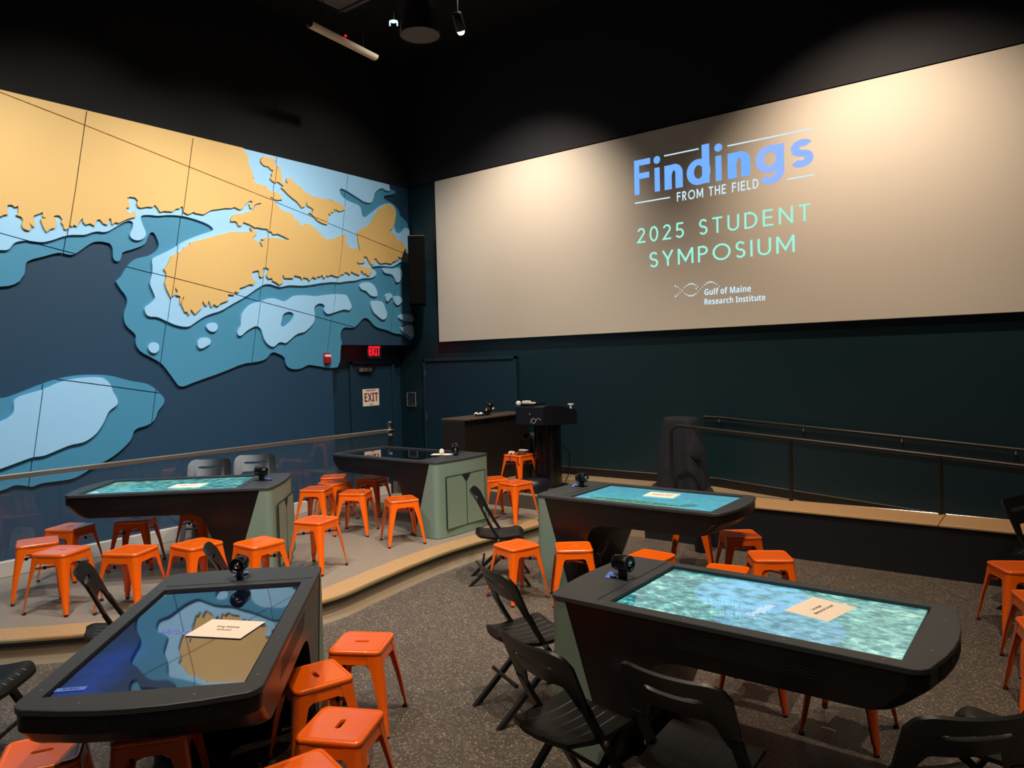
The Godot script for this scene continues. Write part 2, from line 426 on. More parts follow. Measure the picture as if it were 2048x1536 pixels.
const LAND_MAIN = [-2.708,5.005,-5.809,5.013,-5.816,4.965,-5.855,4.941,-5.88,4.89,-5.873,4.833,-5.893,4.781,-5.919,4.746,-5.934,4.677,-5.965,4.651,-5.932,4.627,-5.958,4.589,-6.012,4.563,-6.067,4.564,-6.142,4.561,-6.168,4.509,-6.234,4.504,-6.292,4.505,-6.349,4.481,-6.395,4.439,-6.404,4.416,-6.326,4.395,-6.268,4.394,-6.212,4.422,-6.197,4.405,-6.248,4.382,-6.294,4.34,-6.322,4.312,-6.359,4.276,-6.427,4.244,-6.486,4.244,-6.575,4.224,-6.593,4.167,-6.653,4.146,-6.688,4.129,-6.691,4.096,-6.742,4.085,-6.78,4.125,-6.879,4.121,-6.962,4.062,-7.014,4.034,-7.056,4.004,-7.087,3.964,-7.162,3.938,-7.326,3.969,-7.441,4.028,-7.529,4.057,-7.531,3.967,-7.563,3.898,-7.642,3.842,-7.69,3.852,-7.726,3.874,-7.773,3.856,-7.803,3.834,-7.824,3.839,-7.81,3.879,-7.784,3.968,-7.777,4.078,-7.785,4.121,-7.822,4.158,-7.872,4.201,-7.997,4.246,-8.074,4.312,-8.127,4.386,-8.161,4.447,-8.22,4.513,-8.261,4.566,-8.353,4.618,-8.446,4.671,-8.512,4.672,-8.576,4.633,-8.613,4.571,-8.632,4.525,-8.609,4.473,-8.592,4.392,-8.563,4.32,-8.48,4.242,-8.425,4.167,-8.505,4.216,-8.597,4.179,-8.621,4.113,-8.592,4.071,-8.688,4.102,-8.767,4.062,-8.82,4.008,-8.846,3.981,-8.854,3.977,-8.776,3.92,-8.829,3.886,-8.854,3.826,-8.676,3.811,-8.63,3.843,-8.647,3.769,-8.607,3.77,-8.579,3.743,-8.512,3.722,-8.484,3.69,-8.418,3.694,-8.353,3.698,-8.249,3.674,-8.187,3.701,-8.151,3.747,-8.107,3.743,-8.117,3.695,-8.09,3.654,-8.058,3.628,-8.022,3.658,-7.975,3.719,-7.952,3.754,-7.909,3.755,-7.872,3.739,-7.908,3.722,-7.909,3.671,-7.886,3.65,-7.789,3.636,-7.742,3.65,-7.735,3.636,-7.787,3.599,-7.884,3.584,-7.981,3.579,-8.042,3.556,-8.047,3.523,-8.016,3.507,-8.014,3.478,-7.976,3.452,-7.94,3.463,-7.91,3.498,-7.897,3.469,-7.856,3.503,-7.821,3.528,-7.807,3.49,-7.781,3.45,-7.71,3.463,-7.611,3.492,-7.602,3.436,-7.545,3.468,-7.499,3.475,-7.463,3.434,-7.429,3.436,-7.381,3.396,-7.313,3.391,-7.236,3.412,-7.157,3.383,-7.136,3.399,-7.112,3.358,-7.079,3.351,-7.059,3.398,-7.008,3.358,-6.982,3.374,-6.942,3.332,-6.88,3.353,-6.824,3.292,-6.784,3.324,-6.717,3.332,-6.694,3.291,-6.665,3.336,-6.559,3.349,-6.537,3.305,-6.388,3.298,-6.37,3.343,-6.354,3.321,-6.361,3.238,-6.335,3.215,-6.3,3.192,-6.248,3.225,-6.192,3.242,-6.184,3.283,-6.136,3.267,-6.099,3.293,-6.095,3.317,-6.131,3.369,-6.137,3.402,-6.104,3.42,-6.057,3.416,-6.033,3.393,-6.049,3.338,-6.048,3.305,-6.014,3.274,-5.983,3.292,-5.979,3.356,-5.963,3.371,-5.884,3.348,-5.87,3.331,-5.862,3.258,-5.92,3.222,-5.891,3.184,-5.89,3.168,-5.827,3.171,-5.736,3.129,-5.664,3.104,-5.672,3.077,-5.644,3.04,-5.592,3.057,-5.59,3.009,-5.49,3.011,-5.496,2.933,-5.375,2.884,-5.357,2.857,-5.315,2.847,-5.291,2.873,-5.248,2.829,-5.215,2.915,-5.192,2.853,-5.167,2.848,-5.129,2.903,-5.118,2.823,-5.092,2.791,-5.018,2.728,-4.965,2.794,-4.955,2.741,-4.931,2.717,-4.91,2.761,-4.886,2.749,-4.844,2.848,-4.853,2.885,-4.881,2.924,-4.872,2.949,-4.853,2.9,-4.824,2.843,-4.832,2.951,-4.779,2.959,-4.804,3.008,-4.768,3.057,-4.773,2.977,-4.71,2.925,-4.662,3.021,-4.639,3.1,-4.661,3.174,-4.663,3.232,-4.635,3.274,-4.682,3.329,-4.714,3.39,-4.739,3.443,-4.817,3.492,-4.887,3.532,-4.912,3.572,-4.983,3.606,-4.991,3.639,-5.119,3.684,-5.326,3.762,-5.582,3.855,-5.564,3.847,-5.856,3.884,-5.897,3.893,-5.863,3.941,-5.881,3.947,-5.93,3.909,-5.966,3.902,-5.96,3.869,-5.903,3.818,-5.911,3.798,-5.934,3.784,-5.988,3.766,-6.022,3.693,-6.055,3.697,-6.018,3.77,-6.083,3.797,-6.036,3.809,-6.102,3.837,-6.303,3.853,-6.4,3.84,-6.5,3.858,-6.402,3.89,-6.306,3.916,-6.228,3.898,-6.201,3.931,-6.153,3.934,-6.136,3.964,-6.061,3.958,-5.978,3.964,-5.941,3.955,-5.86,3.989,-5.763,4.007,-5.739,3.96,-5.707,3.944,-5.681,3.957,-5.669,3.991,-5.639,4.002,-5.578,3.99,-5.575,4.017,-5.608,4.076,-5.679,4.106,-5.758,4.118,-5.831,4.156,-5.914,4.184,-5.953,4.247,-6.018,4.281,-6.054,4.296,-6.049,4.308,-6.001,4.298,-5.944,4.265,-5.906,4.215,-5.879,4.211,-5.863,4.265,-5.913,4.289,-5.901,4.319,-5.864,4.305,-5.809,4.256,-5.762,4.194,-5.725,4.168,-5.639,4.191,-5.595,4.169,-5.502,4.156,-5.425,4.133,-5.299,4.099,-5.19,4.026,-5.078,4.028,-5.055,4.04,-4.982,3.996,-4.915,4.019,-4.912,4.078,-4.893,4.085,-4.869,4.053,-4.823,4.046,-4.776,4.002,-4.671,3.994,-4.618,3.972,-4.584,4.024,-4.556,4.052,-4.526,4.019,-4.461,4.014,-4.382,3.987,-4.348,3.999,-4.335,4.029,-4.351,4.073,-4.317,4.103,-4.262,4.102,-4.224,4.081,-4.252,4.016,-4.25,3.974,-4.209,3.964,-4.214,3.926,-4.254,3.897,-4.311,3.941,-4.318,3.879,-4.308,3.867,-4.231,3.838,-4.168,3.802,-4.113,3.767,-4.08,3.776,-4.04,3.74,-4.024,3.816,-4.003,3.796,-3.987,3.732,-3.942,3.74,-3.905,3.782,-3.879,3.779,-3.858,3.742,-3.844,3.699,-3.794,3.723,-3.749,3.701,-3.719,3.73,-3.718,3.773,-3.675,3.717,-3.655,3.668,-3.619,3.683,-3.606,3.658,-3.576,3.674,-3.562,3.636,-3.537,3.617,-3.517,3.631,-3.515,3.663,-3.492,3.689,-3.506,3.727,-3.484,3.763,-3.454,3.768,-3.415,3.75,-3.44,3.718,-3.444,3.666,-3.425,3.622,-3.383,3.61,-3.341,3.566,-3.314,3.611,-3.288,3.693,-3.3,3.708,-3.323,3.708,-3.344,3.724,-3.321,3.722,-3.308,3.734,-3.316,3.78,-3.227,3.732,-3.215,3.705,-3.23,3.657,-3.228,3.619,-3.211,3.604,-3.174,3.65,-3.191,3.601,-3.181,3.568,-3.153,3.561,-3.115,3.578,-3.103,3.614,-3.121,3.667,-3.098,3.701,-3.055,3.711,-3.077,3.736,-3.08,3.811,-3.047,3.793,-3.021,3.814,-2.983,3.808,-2.974,3.782,-2.979,3.709,-2.941,3.697,-2.919,3.679,-2.653,3.627]
const LAND_ISLAND = [-6.114,4.967,-6.34,4.967,-6.28,4.919,-6.293,4.885,-6.346,4.878,-6.393,4.838,-6.39,4.771,-6.407,4.724,-6.414,4.659,-6.463,4.651,-6.508,4.663,-6.475,4.695,-6.486,4.731,-6.537,4.744,-6.595,4.717,-6.634,4.673,-6.715,4.653,-6.764,4.602,-6.836,4.58,-6.918,4.542,-6.961,4.557,-7.046,4.545,-7.111,4.538,-7.199,4.552,-7.376,4.527,-7.239,4.554,-7.349,4.536,-7.462,4.508,-7.547,4.476,-7.54,4.45,-7.457,4.404,-7.4,4.4,-7.367,4.422,-7.357,4.394,-7.311,4.427,-7.326,4.38,-7.28,4.36,-7.259,4.379,-7.268,4.336,-7.24,4.323,-7.197,4.348,-7.217,4.311,-7.216,4.284,-7.209,4.248,-7.183,4.236,-7.202,4.212,-7.184,4.165,-7.095,4.172,-7.01,4.199,-6.948,4.243,-6.907,4.28,-6.855,4.29,-6.866,4.302,-6.929,4.305,-6.915,4.333,-6.952,4.343,-6.916,4.368,-6.828,4.398,-6.814,4.434,-6.846,4.454,-6.809,4.442,-6.791,4.375,-6.733,4.349,-6.693,4.386,-6.644,4.429,-6.565,4.467,-6.497,4.506,-6.449,4.548,-6.392,4.58,-6.432,4.608,-6.336,4.658,-6.297,4.63,-6.24,4.652,-6.208,4.679,-6.243,4.71,-6.234,4.742,-6.265,4.789,-6.256,4.812,-6.237,4.8,-6.191,4.84,-6.125,4.839,-6.089,4.86,-6.067,4.888,-6.078,4.931]
const SMALL_0 = [-5.178,2.572,-5.195,2.598,-5.223,2.619,-5.284,2.633,-5.334,2.617,-5.346,2.576,-5.33,2.534,-5.285,2.507,-5.241,2.512,-5.204,2.537]
const SMALL_1 = [-5.051,2.354,-5.063,2.392,-5.118,2.431,-5.179,2.435,-5.226,2.419,-5.241,2.381,-5.22,2.342,-5.167,2.317,-5.126,2.291,-5.078,2.289,-5.053,2.317]
const SMALL_2 = [-4.414,2.304,-4.442,2.351,-4.497,2.37,-4.545,2.346,-4.552,2.292,-4.529,2.249,-4.486,2.229,-4.444,2.244,-4.421,2.274]
const SMALL_3 = [-7.804,3.286,-7.844,3.323,-7.935,3.351,-8.026,3.353,-8.104,3.32,-8.159,3.254,-8.182,3.177,-8.172,3.141,-8.108,3.127,-8.028,3.142,-7.973,3.186,-7.929,3.218,-7.862,3.222,-7.819,3.249]
const SMALL_4 = [-8.029,3.021,-8.047,3.052,-8.088,3.063,-8.198,3.064,-8.268,3.059,-8.308,3.026,-8.341,2.956,-8.379,2.87,-8.371,2.816,-8.327,2.77,-8.279,2.758,-8.233,2.776,-8.164,2.818,-8.096,2.859,-8.053,2.918,-8.032,2.969]
const SMALL_5 = [-8.349,3.151,-8.387,3.189,-8.447,3.207,-8.501,3.191,-8.514,3.152,-8.462,3.113,-8.405,3.059,-8.37,3.077,-8.36,3.125]
const SMALL_6 = [-8.521,3.139,-8.586,3.165,-8.642,3.172,-8.703,3.153,-8.739,3.11,-8.731,3.078,-8.628,3.003,-8.58,3.03,-8.539,3.072,-8.532,3.121]
const SMALL_7 = [-8.639,2.816,-8.697,2.863,-8.773,2.874,-8.874,2.87,-8.989,2.851,-8.987,2.736,-8.818,2.754,-8.718,2.769,-8.656,2.794]
const SMALL_8 = [-8.675,2.641,-8.763,2.652,-8.815,2.681,-8.879,2.692,-8.956,2.684,-8.984,2.671,-8.988,2.454,-8.871,2.513,-8.709,2.574,-8.686,2.61]
const SMALL_9 = [-8.297,3.597,-8.35,3.619,-8.494,3.614,-8.601,3.633,-8.683,3.648,-8.736,3.615,-8.75,3.547,-8.729,3.466,-8.686,3.414,-8.631,3.388,-8.592,3.417,-8.555,3.492,-8.49,3.526,-8.385,3.522,-8.321,3.551]
const SEAM_0 = [-3.809,4.997,-3.654,4.084,-3.484,3.167]
const SEAM_1 = [-5.083,4.979,-4.978,4.374,-4.774,3.214,-4.563,2.055]
const SEAM_2 = [-6.351,5.005,-6.152,3.842,-6.002,2.944,-5.83,1.993]
const SEAM_3 = [-7.639,5,-7.433,3.733,-7.149,2.228,-7.098,1.925]
const SEAM_4 = [-8.822,4.465,-8.776,4.206,-8.538,2.947,-8.463,2.512]
const SEAM_5 = [-2.795,5.005,-2.971,4.974,-3.784,4.833,-5.017,4.603,-6.247,4.374,-7.489,4.141,-8.962,3.858]
const SEAM_6 = [-2.735,3.536,-2.912,3.503,-3.149,3.456,-3.63,3.368,-4.219,3.267,-4.765,3.171,-5.592,3.024,-6.002,2.944,-6.912,2.774,-7.746,2.613]
const SEAM_7 = [-3.389,1.949,-3.963,1.847,-4.556,1.736]
const SEAM_8 = [-3.258,1.923,-3.071,0.783]
const SEAM_9 = [-4.502,1.778,-4.432,1.364]

# ------------------------------------------------------------------ the room
const STEP = [-7.7,-0.1,-6.6,-1.13,-5.88,-1.80,-5.46,-2.25,-5.0,-2.83,-4.72,-3.32,-4.64,-3.72,-4.70,-4.15,-4.79,-4.8,-4.82,-5.35,-4.78,-5.9,-4.72,-6.5,-4.69,-7.3]

func smooth_path(flat: Array, per: int) -> PackedVector2Array:
	var p := pairs(flat)
	var o := PackedVector2Array()
	for i in p.size() - 1:
		var a := p[maxi(i - 1, 0)]
		var d := p[mini(i + 2, p.size() - 1)]
		for k in per:
			o.append(p[i].cubic_interpolate(p[i + 1], a, d, float(k) / per))
	o.append(p[-1])
	return o

func ribbon(st: SurfaceTool, path: PackedVector2Array, off0: float, y0: float, off1: float, y1: float, group := 1):
	var r0 := []
	var r1 := []
	for i in path.size():
		var d := (path[mini(i + 1, path.size() - 1)] - path[maxi(i - 1, 0)]).normalized()
		var n := Vector2(-d.y, d.x)        # to the low side of the step
		r0.append(Vector3(path[i].x + n.x * off0, y0, path[i].y + n.y * off0))
		r1.append(Vector3(path[i].x + n.x * off1, y1, path[i].y + n.y * off1))
	loft(st, [r0, r1], false, group)

func slab(called, a: Vector3, b: Vector3, m: Material, label := ""):
	var lo := Vector3(minf(a.x, b.x), minf(a.y, b.y), minf(a.z, b.z))
	var hi := Vector3(maxf(a.x, b.x), maxf(a.y, b.y), maxf(a.z, b.z))
	return struct(called, box_mesh(hi - lo), m, label, (lo + hi) / 2.0)

func ramp_y(x: float) -> float:
	return clampf(0.34 - 0.0787 * (x + 3.6), 0.0, 0.34)

func build_room():
	slab("floor", Vector3(-9.7, -0.2, -9.4), Vector3(4.5, 0, 5), M.floor_front, "speckled grey brown vinyl floor")
	var path := smooth_path(STEP, 6)
	# raised platform
	var poly := PackedVector2Array(path)
	poly.append(Vector2(-7.68, -7.3))
	var st := begin()
	add_prism(st, poly, 0.001, 0.168, func(a, b, d): return Vector3(a, d, b))
	var pl := struct("platform", st, M.floor_platform, "raised tan grey platform with curved step edge")
	st = begin()
	ribbon(st, path, 0.006, 0.0, 0.006, 0.125)
	obj("riser_face", st, M.riser, pl)
	st = begin()
	ribbon(st, path, 0.045, 0.0, 0.008, 0.055)
	obj("cove_base", st, M.riser, pl)
	st = begin()
	ribbon(st, path, 0.009, 0.120, 0.030, 0.135, 1)
	ribbon(st, path, 0.030, 0.135, 0.032, 0.158, 2)
	obj("nosing_lip", st, M.black_trim, pl)
	st = begin()
	ribbon(st, path, 0.032, 0.158, 0.030, 0.172, 1)
	ribbon(st, path, 0.030, 0.172, 0.0, 0.174, 2)
	obj("nosing_strip", st, M.brass_strip, pl)
	st = begin()
	ribbon(st, path, 0.002, 0.1735, -0.25, 0.1725, 1)
	ribbon(st, path, -0.25, 0.1725, -0.252, 0.168, 2)
	obj("nosing_tread", st, M.nosing, pl)
	# stage, ramp and curb
	var sg = slab("stage", Vector3(-7.68, 0.001, -9.0), Vector3(-3.6, 0.34, -7.33), M.floor_stage, "tan stage floor below the projection screen")
	var step := obj("stage_riser", box_mesh(Vector3(3.0, 0.325, 0.02), 0.003), M.riser_dark, sg)
	step.position = Vector3(-6.18 + 5.64, 0.0, 0.842)
	st = begin()
	add_prism(st, PackedVector2Array([Vector2(-3.6, 0.0), Vector2(-3.6, 0.34), Vector2(0.72, 0.002), Vector2(0.72, 0.0)]), -9.0, -7.79, func(a, b, d): return Vector3(a, b, d))
	struct("ramp", st, M.floor_stage, "tan ramp going down behind the curb")
	var cb = slab("curb", Vector3(-3.75, 0.001, -7.79), Vector3(4.4, 0.462, -7.32), M.curb_navy, "navy curb wall along the ramp")
	var base := Vector3((-3.75 + 4.4) / 2.0, 0.2315, -7.555)
	for seg in [[-3.76, -0.893], [-0.887, 2.0], [2.006, 4.4]]:
		var s0: float = seg[0]
		var s1: float = seg[1]
		var c := obj("curb_cap", box_mesh(Vector3(s1 - s0, 0.022, 0.5), 0.004), M.nosing, cb)
		c.position = Vector3((s0 + s1) / 2.0, 0.471, -7.545) - base
	var edge := obj("edge_strip", box_mesh(Vector3(8.15, 0.006, 0.016), 0.002), M.chrome, cb)
	edge.position = Vector3(0.32, 0.484, -7.79) - base
	# map side wall with the exit alcove
	slab("wall_left", Vector3(-9.28, 0.001, -7.26), Vector3(-8.98, 5.035, 5.0), M.map_deep, "dark blue wall behind the map panels")
	slab("wall_left", Vector3(-9.28, 2.345, -9.0), Vector3(-8.98, 5.035, -7.26), M.map_deep, "dark blue wall above the exit alcove")
	slab("wall_left", Vector3(-9.6, 0.001, -9.0), Vector3(-9.3, 2.345, -7.2), M.wall_navy, "navy back wall of the exit alcove")
	slab("wall_left", Vector3(-9.28, 5.035, -9.0), Vector3(-8.972, 7.1, 5.0), M.wall_black, "black upper wall above the map")
	slab("ceiling", Vector3(-9.6, 2.345, -9.0), Vector3(-9.28, 2.4, -7.2), M.wall_black, "black soffit of the exit alcove")
	# projection wall
	slab("wall_front", Vector3(-9.7, 0.001, -9.3), Vector3(4.5, 5.045, -9.0), M.wall_screen_low, "dark teal wall below and beside the projection screen")
	slab("wall_front", Vector3(-8.95, 5.045, -9.3), Vector3(4.5, 7.1, -8.96), M.wall_upper, "near black upper wall above the projection screen")
	slab("wall_right", Vector3(4.5, 0, -9.3), Vector3(4.7, 7.1, 5), M.wall_upper)
	slab("wall_rear", Vector3(-9.6, 0, 5.0), Vector3(4.7, 7.1, 5.2), M.wall_upper)
	slab("ceiling", Vector3(-9.7, 7.1, -9.3), Vector3(4.7, 7.2, 5.2), M.wall_black, "black open ceiling")
	# baseboard along the stage and down the ramp
	var b1 = struct("baseboard_front", box_mesh(Vector3(2.9, 0.105, 0.018), 0.003), M.black_trim, "black baseboard along the stage", Vector3(-5.05, 0.3935, -8.99))
	var l1 := obj("top_line", box_mesh(Vector3(2.9, 0.006, 0.022), 0.001), M.steel, b1)
	l1.position = Vector3(0, 0.054, 0.003)
	st = begin()
	add_prism(st, PackedVector2Array([Vector2(-3.6, 0.342), Vector2(-3.6, 0.446), Vector2(0.72, 0.106), Vector2(0.72, 0.002)]), -9.0, -8.982, func(a, b, d): return Vector3(a, b, d))
	var b2 := struct("baseboard_front", st, M.black_trim, "black baseboard sloping with the ramp")
	st = begin()
	add_prism(st, PackedVector2Array([Vector2(-3.6, 0.446), Vector2(-3.6, 0.452), Vector2(0.72, 0.112), Vector2(0.72, 0.106)]), -9.0, -8.977, func(a, b, d): return Vector3(a, b, d))
	obj("top_line", st, M.steel, b2)

# ------------------------------------------------------------------ map mural
func at_wall(a: float, b: float, d: float) -> Vector3:    # (z, y, height off the wall)
	return Vector3(-8.98 + d, b, a)

func seam_cutters() -> Array:
	var cut := []
	for s in [SEAM_0, SEAM_1, SEAM_2, SEAM_3, SEAM_4, SEAM_5, SEAM_6, SEAM_7, SEAM_8, SEAM_9]:
		for q in Geometry2D.offset_polyline(pairs(s), 0.0055, Geometry2D.JOIN_MITER, Geometry2D.END_BUTT): cut.append(q)
	return cut

func carve(poly: PackedVector2Array, cutters: Array) -> Array:
	var todo := [poly]
	for c in cutters:
		var next := []
		for p in todo:
			for q in Geometry2D.clip_polygons(p, c):
				if not Geometry2D.is_polygon_clockwise(q) and absf(area(q)) > 0.0004: next.append(q)
		todo = next
	return todo

func area(p: PackedVector2Array) -> float:
	var s := 0.0
	for i in p.size(): s += p[i].cross(p[(i + 1) % p.size()])
	return s / 2.0

func ccw(p: PackedVector2Array) -> PackedVector2Array:
	if Geometry2D.is_polygon_clockwise(p): p.reverse()
	return p

func round_off(p: PackedVector2Array) -> PackedVector2Array:    # one pass of corner cutting
	var o := PackedVector2Array()
	for i in p.size():
		var a := p[i]
		var b := p[(i + 1) % p.size()]
		o.append(a.lerp(b, 0.25))
		o.append(a.lerp(b, 0.75))
	return o

func layer(flat, parent, called, m, d0, d1, cutters, soft := true, hole := PackedVector2Array()):
	var base := ccw(round_off(pairs(flat)) if soft else pairs(flat))
	for p in carve(base, cutters):
		var pieces := [p]
		if hole.size(): pieces = carve(p, [hole])
		for q in pieces:
			var st := begin()
			add_prism(st, q, d0, d1, at_wall)
			obj(called, st, m, parent)

func build_map():
	var t = thing("wall_map", "large relief map mural of layered coast, sea and land panels on the left wall", "wall map", Vector3.ZERO)
	var cut := seam_cutters()
	layer(SHELF_UPPER, t, "shelf_panel", M.map_shelf, 0.002, 0.034, cut)
	layer(SHELF_LOWER, t, "shelf_panel", M.map_shelf, 0.002, 0.034, cut)
	layer(SHOAL_UPPER, t, "shoal_panel", M.map_shoal, 0.0345, 0.066, cut)
	layer(SHOAL_LOWER, t, "shoal_panel", M.map_shoal, 0.0345, 0.066, cut)
	var hole := ccw(round_off(pairs(BANK_HOLE)))
	var top := hole[0]
	for v in hole:
		if v.y > top.y: top = v
	var slit := PackedVector2Array([top + Vector2(-0.0006, -0.01), top + Vector2(0.0006, -0.01), top + Vector2(0.0006, 0.09), top + Vector2(-0.0006, 0.09)])
	var joined := Geometry2D.merge_polygons(hole, ccw(slit))
	layer(BANK, t, "bank_panel", M.map_shoal, 0.0345, 0.066, cut, true, ccw(joined[0]))
	for s in [SMALL_0, SMALL_1, SMALL_2, SMALL_3, SMALL_4, SMALL_5, SMALL_6, SMALL_7, SMALL_8, SMALL_9]:
		layer(s, t, "bank_panel", M.map_shoal, 0.0345, 0.066, cut)
	layer(LAND_MAIN, t, "land_panel", M.map_land, 0.0665, 0.092, cut, false)
	layer(LAND_ISLAND, t, "land_panel", M.map_land, 0.0665, 0.092, cut, false)

# ------------------------------------------------------------------ stroke lettering for the projected title
# a glyph is [advance, strokes]; a stroke is points, or ["A", cx, cy, rx, ry, from, to] in degrees; cap height is 1
func arc(cx: float, cy: float, rx: float, ry: float, a0: float, a1: float) -> Array:
	var o := []
	var n := maxi(6, int(absf(a1 - a0) / 9.0))
	for i in n + 1:
		var a := deg_to_rad(lerpf(a0, a1, float(i) / n))
		o.append(Vector2(cx + rx * cos(a), cy + ry * sin(a)))
	return o

func glyph(c: String, w: float) -> Array:
	var h := w / 2.0
	var top := 1.0 - h
	var V := func(x, y): return Vector2(x, y)
	match c:
		"F": return [0.56, [[V.call(h, 0), V.call(h, 1)], [V.call(h, top), V.call(0.54, top)], [V.call(h, 0.53), V.call(0.50, 0.53)]]]
		"E": return [0.58, [[V.call(h, 0), V.call(h, 1)], [V.call(h, top), V.call(0.56, top)], [V.call(h, 0.52), V.call(0.52, 0.52)], [V.call(h, h), V.call(0.58, h)]]]
		"L": return [0.50, [[V.call(h, 1), V.call(h, 0)], [V.call(h, h), V.call(0.50, h)]]]
		"I": return [w, [[V.call(h, 0), V.call(h, 1)]]]
		"T": return [0.60, [[V.call(0, top), V.call(0.60, top)], [V.call(0.30, 0), V.call(0.30, top)]]]
		"H": return [0.70, [[V.call(h, 0), V.call(h, 1)], [V.call(0.70 - h, 0), V.call(0.70 - h, 1)], [V.call(h, 0.52), V.call(0.70 - h, 0.52)]]]
		"N": return [0.76, [[V.call(h, 0), V.call(h, 1)], [V.call(h * 0.8, 1.0 - h * 0.2), V.call(0.76 - h * 0.8, h * 0.2)], [V.call(0.76 - h, 0), V.call(0.76 - h, 1)]]]
		"M": return [0.90, [[V.call(h, 0), V.call(h, 1)], [V.call(h, 1.0 - h * 0.3), V.call(0.45, 0.22), V.call(0.90 - h, 1.0 - h * 0.3)], [V.call(0.90 - h, 0), V.call(0.90 - h, 1)]]]
		"U": return [0.68, [[V.call(h, 1)] + arc(0.34, 0.34, 0.34 - h, 0.34 - h, 180, 360) + [V.call(0.68 - h, 1)]]]
		"D": return [0.74, [[V.call(h, 0), V.call(h, 1)], [V.call(h, top), V.call(0.27, top)] + arc(0.27, 0.5, 0.47 - h, 0.5 - h, 90, -90) + [V.call(h, h)]]]
		"P": return [0.56, [[V.call(h, 0), V.call(h, 1)], [V.call(h, top), V.call(0.28, top)] + arc(0.28, 0.72, 0.28 - h, 0.28 - h, 90, -90) + [V.call(h, 0.44 + h)]]]
		"R": return [0.60, [[V.call(h, 0), V.call(h, 1)], [V.call(h, top), V.call(0.28, top)] + arc(0.28, 0.72, 0.28 - h, 0.28 - h, 90, -90) + [V.call(h, 0.44 + h)], [V.call(0.26, 0.46), V.call(0.60 - h, 0)]]]
		"O": return [0.98, [arc(0.49, 0.5, 0.49 - h, 0.51 - h, 0, 360)]]
		"0": return [0.58, [arc(0.29, 0.5, 0.29 - h, 0.51 - h, 0, 360)]]
		"Y": return [0.66, [[V.call(0.04, 1), V.call(0.33, 0.44), V.call(0.62, 1)], [V.call(0.33, 0), V.call(0.33, 0.46)]]]
		"S":
			var r := (1.0 - w) / 4.0
			return [0.52, [arc(0.26, 1.0 - h - r, 0.25 - h, r, 25, 270) + arc(0.26, h + r, 0.26 - h, r, 90, -152)]]
		"2": return [0.54, [arc(0.27, 1.0 - 0.28, 0.26 - h, 0.28 - h, 165, -38) + [V.call(h * 0.9, h), V.call(0.54, h)]]]
		"5": return [0.54, [[V.call(0.50, top), V.call(0.12, top), V.call(0.09, 0.54)] + arc(0.25, 0.31, 0.28 - h, 0.31 - h, 118, -150)]]
		"n": return [0.42, [[V.call(h, 0), V.call(h, 0.68)], [V.call(h, 0.40)] + arc(0.22, 0.42, 0.20 - h * 0.98, 0.27 - h, 165, 0) + [V.call(0.42 - h, 0)]]]
		"i": return [w, [[V.call(h, 0), V.call(h, 0.68)], arc(h, 0.90, 0.0605, 0.0605, 0, 360)]]
		"d": return [0.52, [[V.call(0.52 - h, 0), V.call(0.52 - h, 1.06)], arc(0.27, 0.34, 0.27 - h, 0.355 - h, 0, 360)]]
		"g": return [0.56, [[V.call(0.56 - h, 0.68), V.call(0.56 - h, 0.04)] + arc(0.29, 0.02, 0.27 - h, 0.33 - h, 0, -142), arc(0.28, 0.34, 0.28 - h, 0.355 - h, 0, 360)]]
		"s":
			var q := (0.70 - w) / 4.0
			return [0.46, [arc(0.24, 0.69 - h - q, 0.22 - h, q, 35, 270) + arc(0.22, h - 0.01 + q, 0.23 - h, q, 90, -148)]]
	return [0.3, []]

func stroke_out(pts: Array, w: float) -> PackedVector2Array:
	var left := PackedVector2Array()
	var right := PackedVector2Array()
	for i in pts.size():
		var d0: Vector2 = (pts[i] - pts[maxi(i - 1, 0)]).normalized()
		var d1: Vector2 = (pts[mini(i + 1, pts.size() - 1)] - pts[i]).normalized()
		if i == 0: d0 = d1
		if i == pts.size() - 1: d1 = d0
		var n0 := Vector2(-d0.y, d0.x)
		var n1 := Vector2(-d1.y, d1.x)
		var n := (n0 + n1).normalized()
		var k := minf(1.0 / maxf(n.dot(n0), 0.3), 2.2)
		left.append(pts[i] + n * w / 2.0 * k)
		right.append(pts[i] - n * w / 2.0 * k)
	var o := PackedVector2Array(left)
	right.reverse()
	o.append_array(right)
	return o

# words between two x on the screen; base and cap in metres; glyphs of one word become parts called letter
func title(parent: Node, words: String, x0: float, x1: float, y: float, cap_h: float, w: float, track: float, m: Material, z: float):
	var adv := 0.0
	for c in words: adv += (0.34 if c == " " else float(glyph(c, w)[0])) + track
	adv -= track
	var sx := (x1 - x0) / adv
	var x := x0
	for c in words:
		if c == " ":
			x += (0.34 + track) * sx
			continue
		var g := glyph(c, w)
		var st := begin()
		for s in g[1]:
			var ring: PackedVector2Array
			if c == "i" and s.size() > 4:
				ring = PackedVector2Array(arc(w / 2.0, 0.90, 0.11, 0.11, 0, 351))
				put_flat(st, ring, x, y, sx, cap_h, z)
				continue
			for i in s.size() - 1:      # one quad a segment keeps closed rounds open inside
				pass
			put_stroke(st, s, w, x, y, sx, cap_h, z)
		obj("letter", st, m, parent)
		x += (float(g[0]) + track) * sx

func put_flat(st, ring, x, y, sx, cap_h, z):
	add_prism(st, ring, z, z + 0.0012, func(a, b, d): return Vector3(x + a * sx, y + b * cap_h, d))

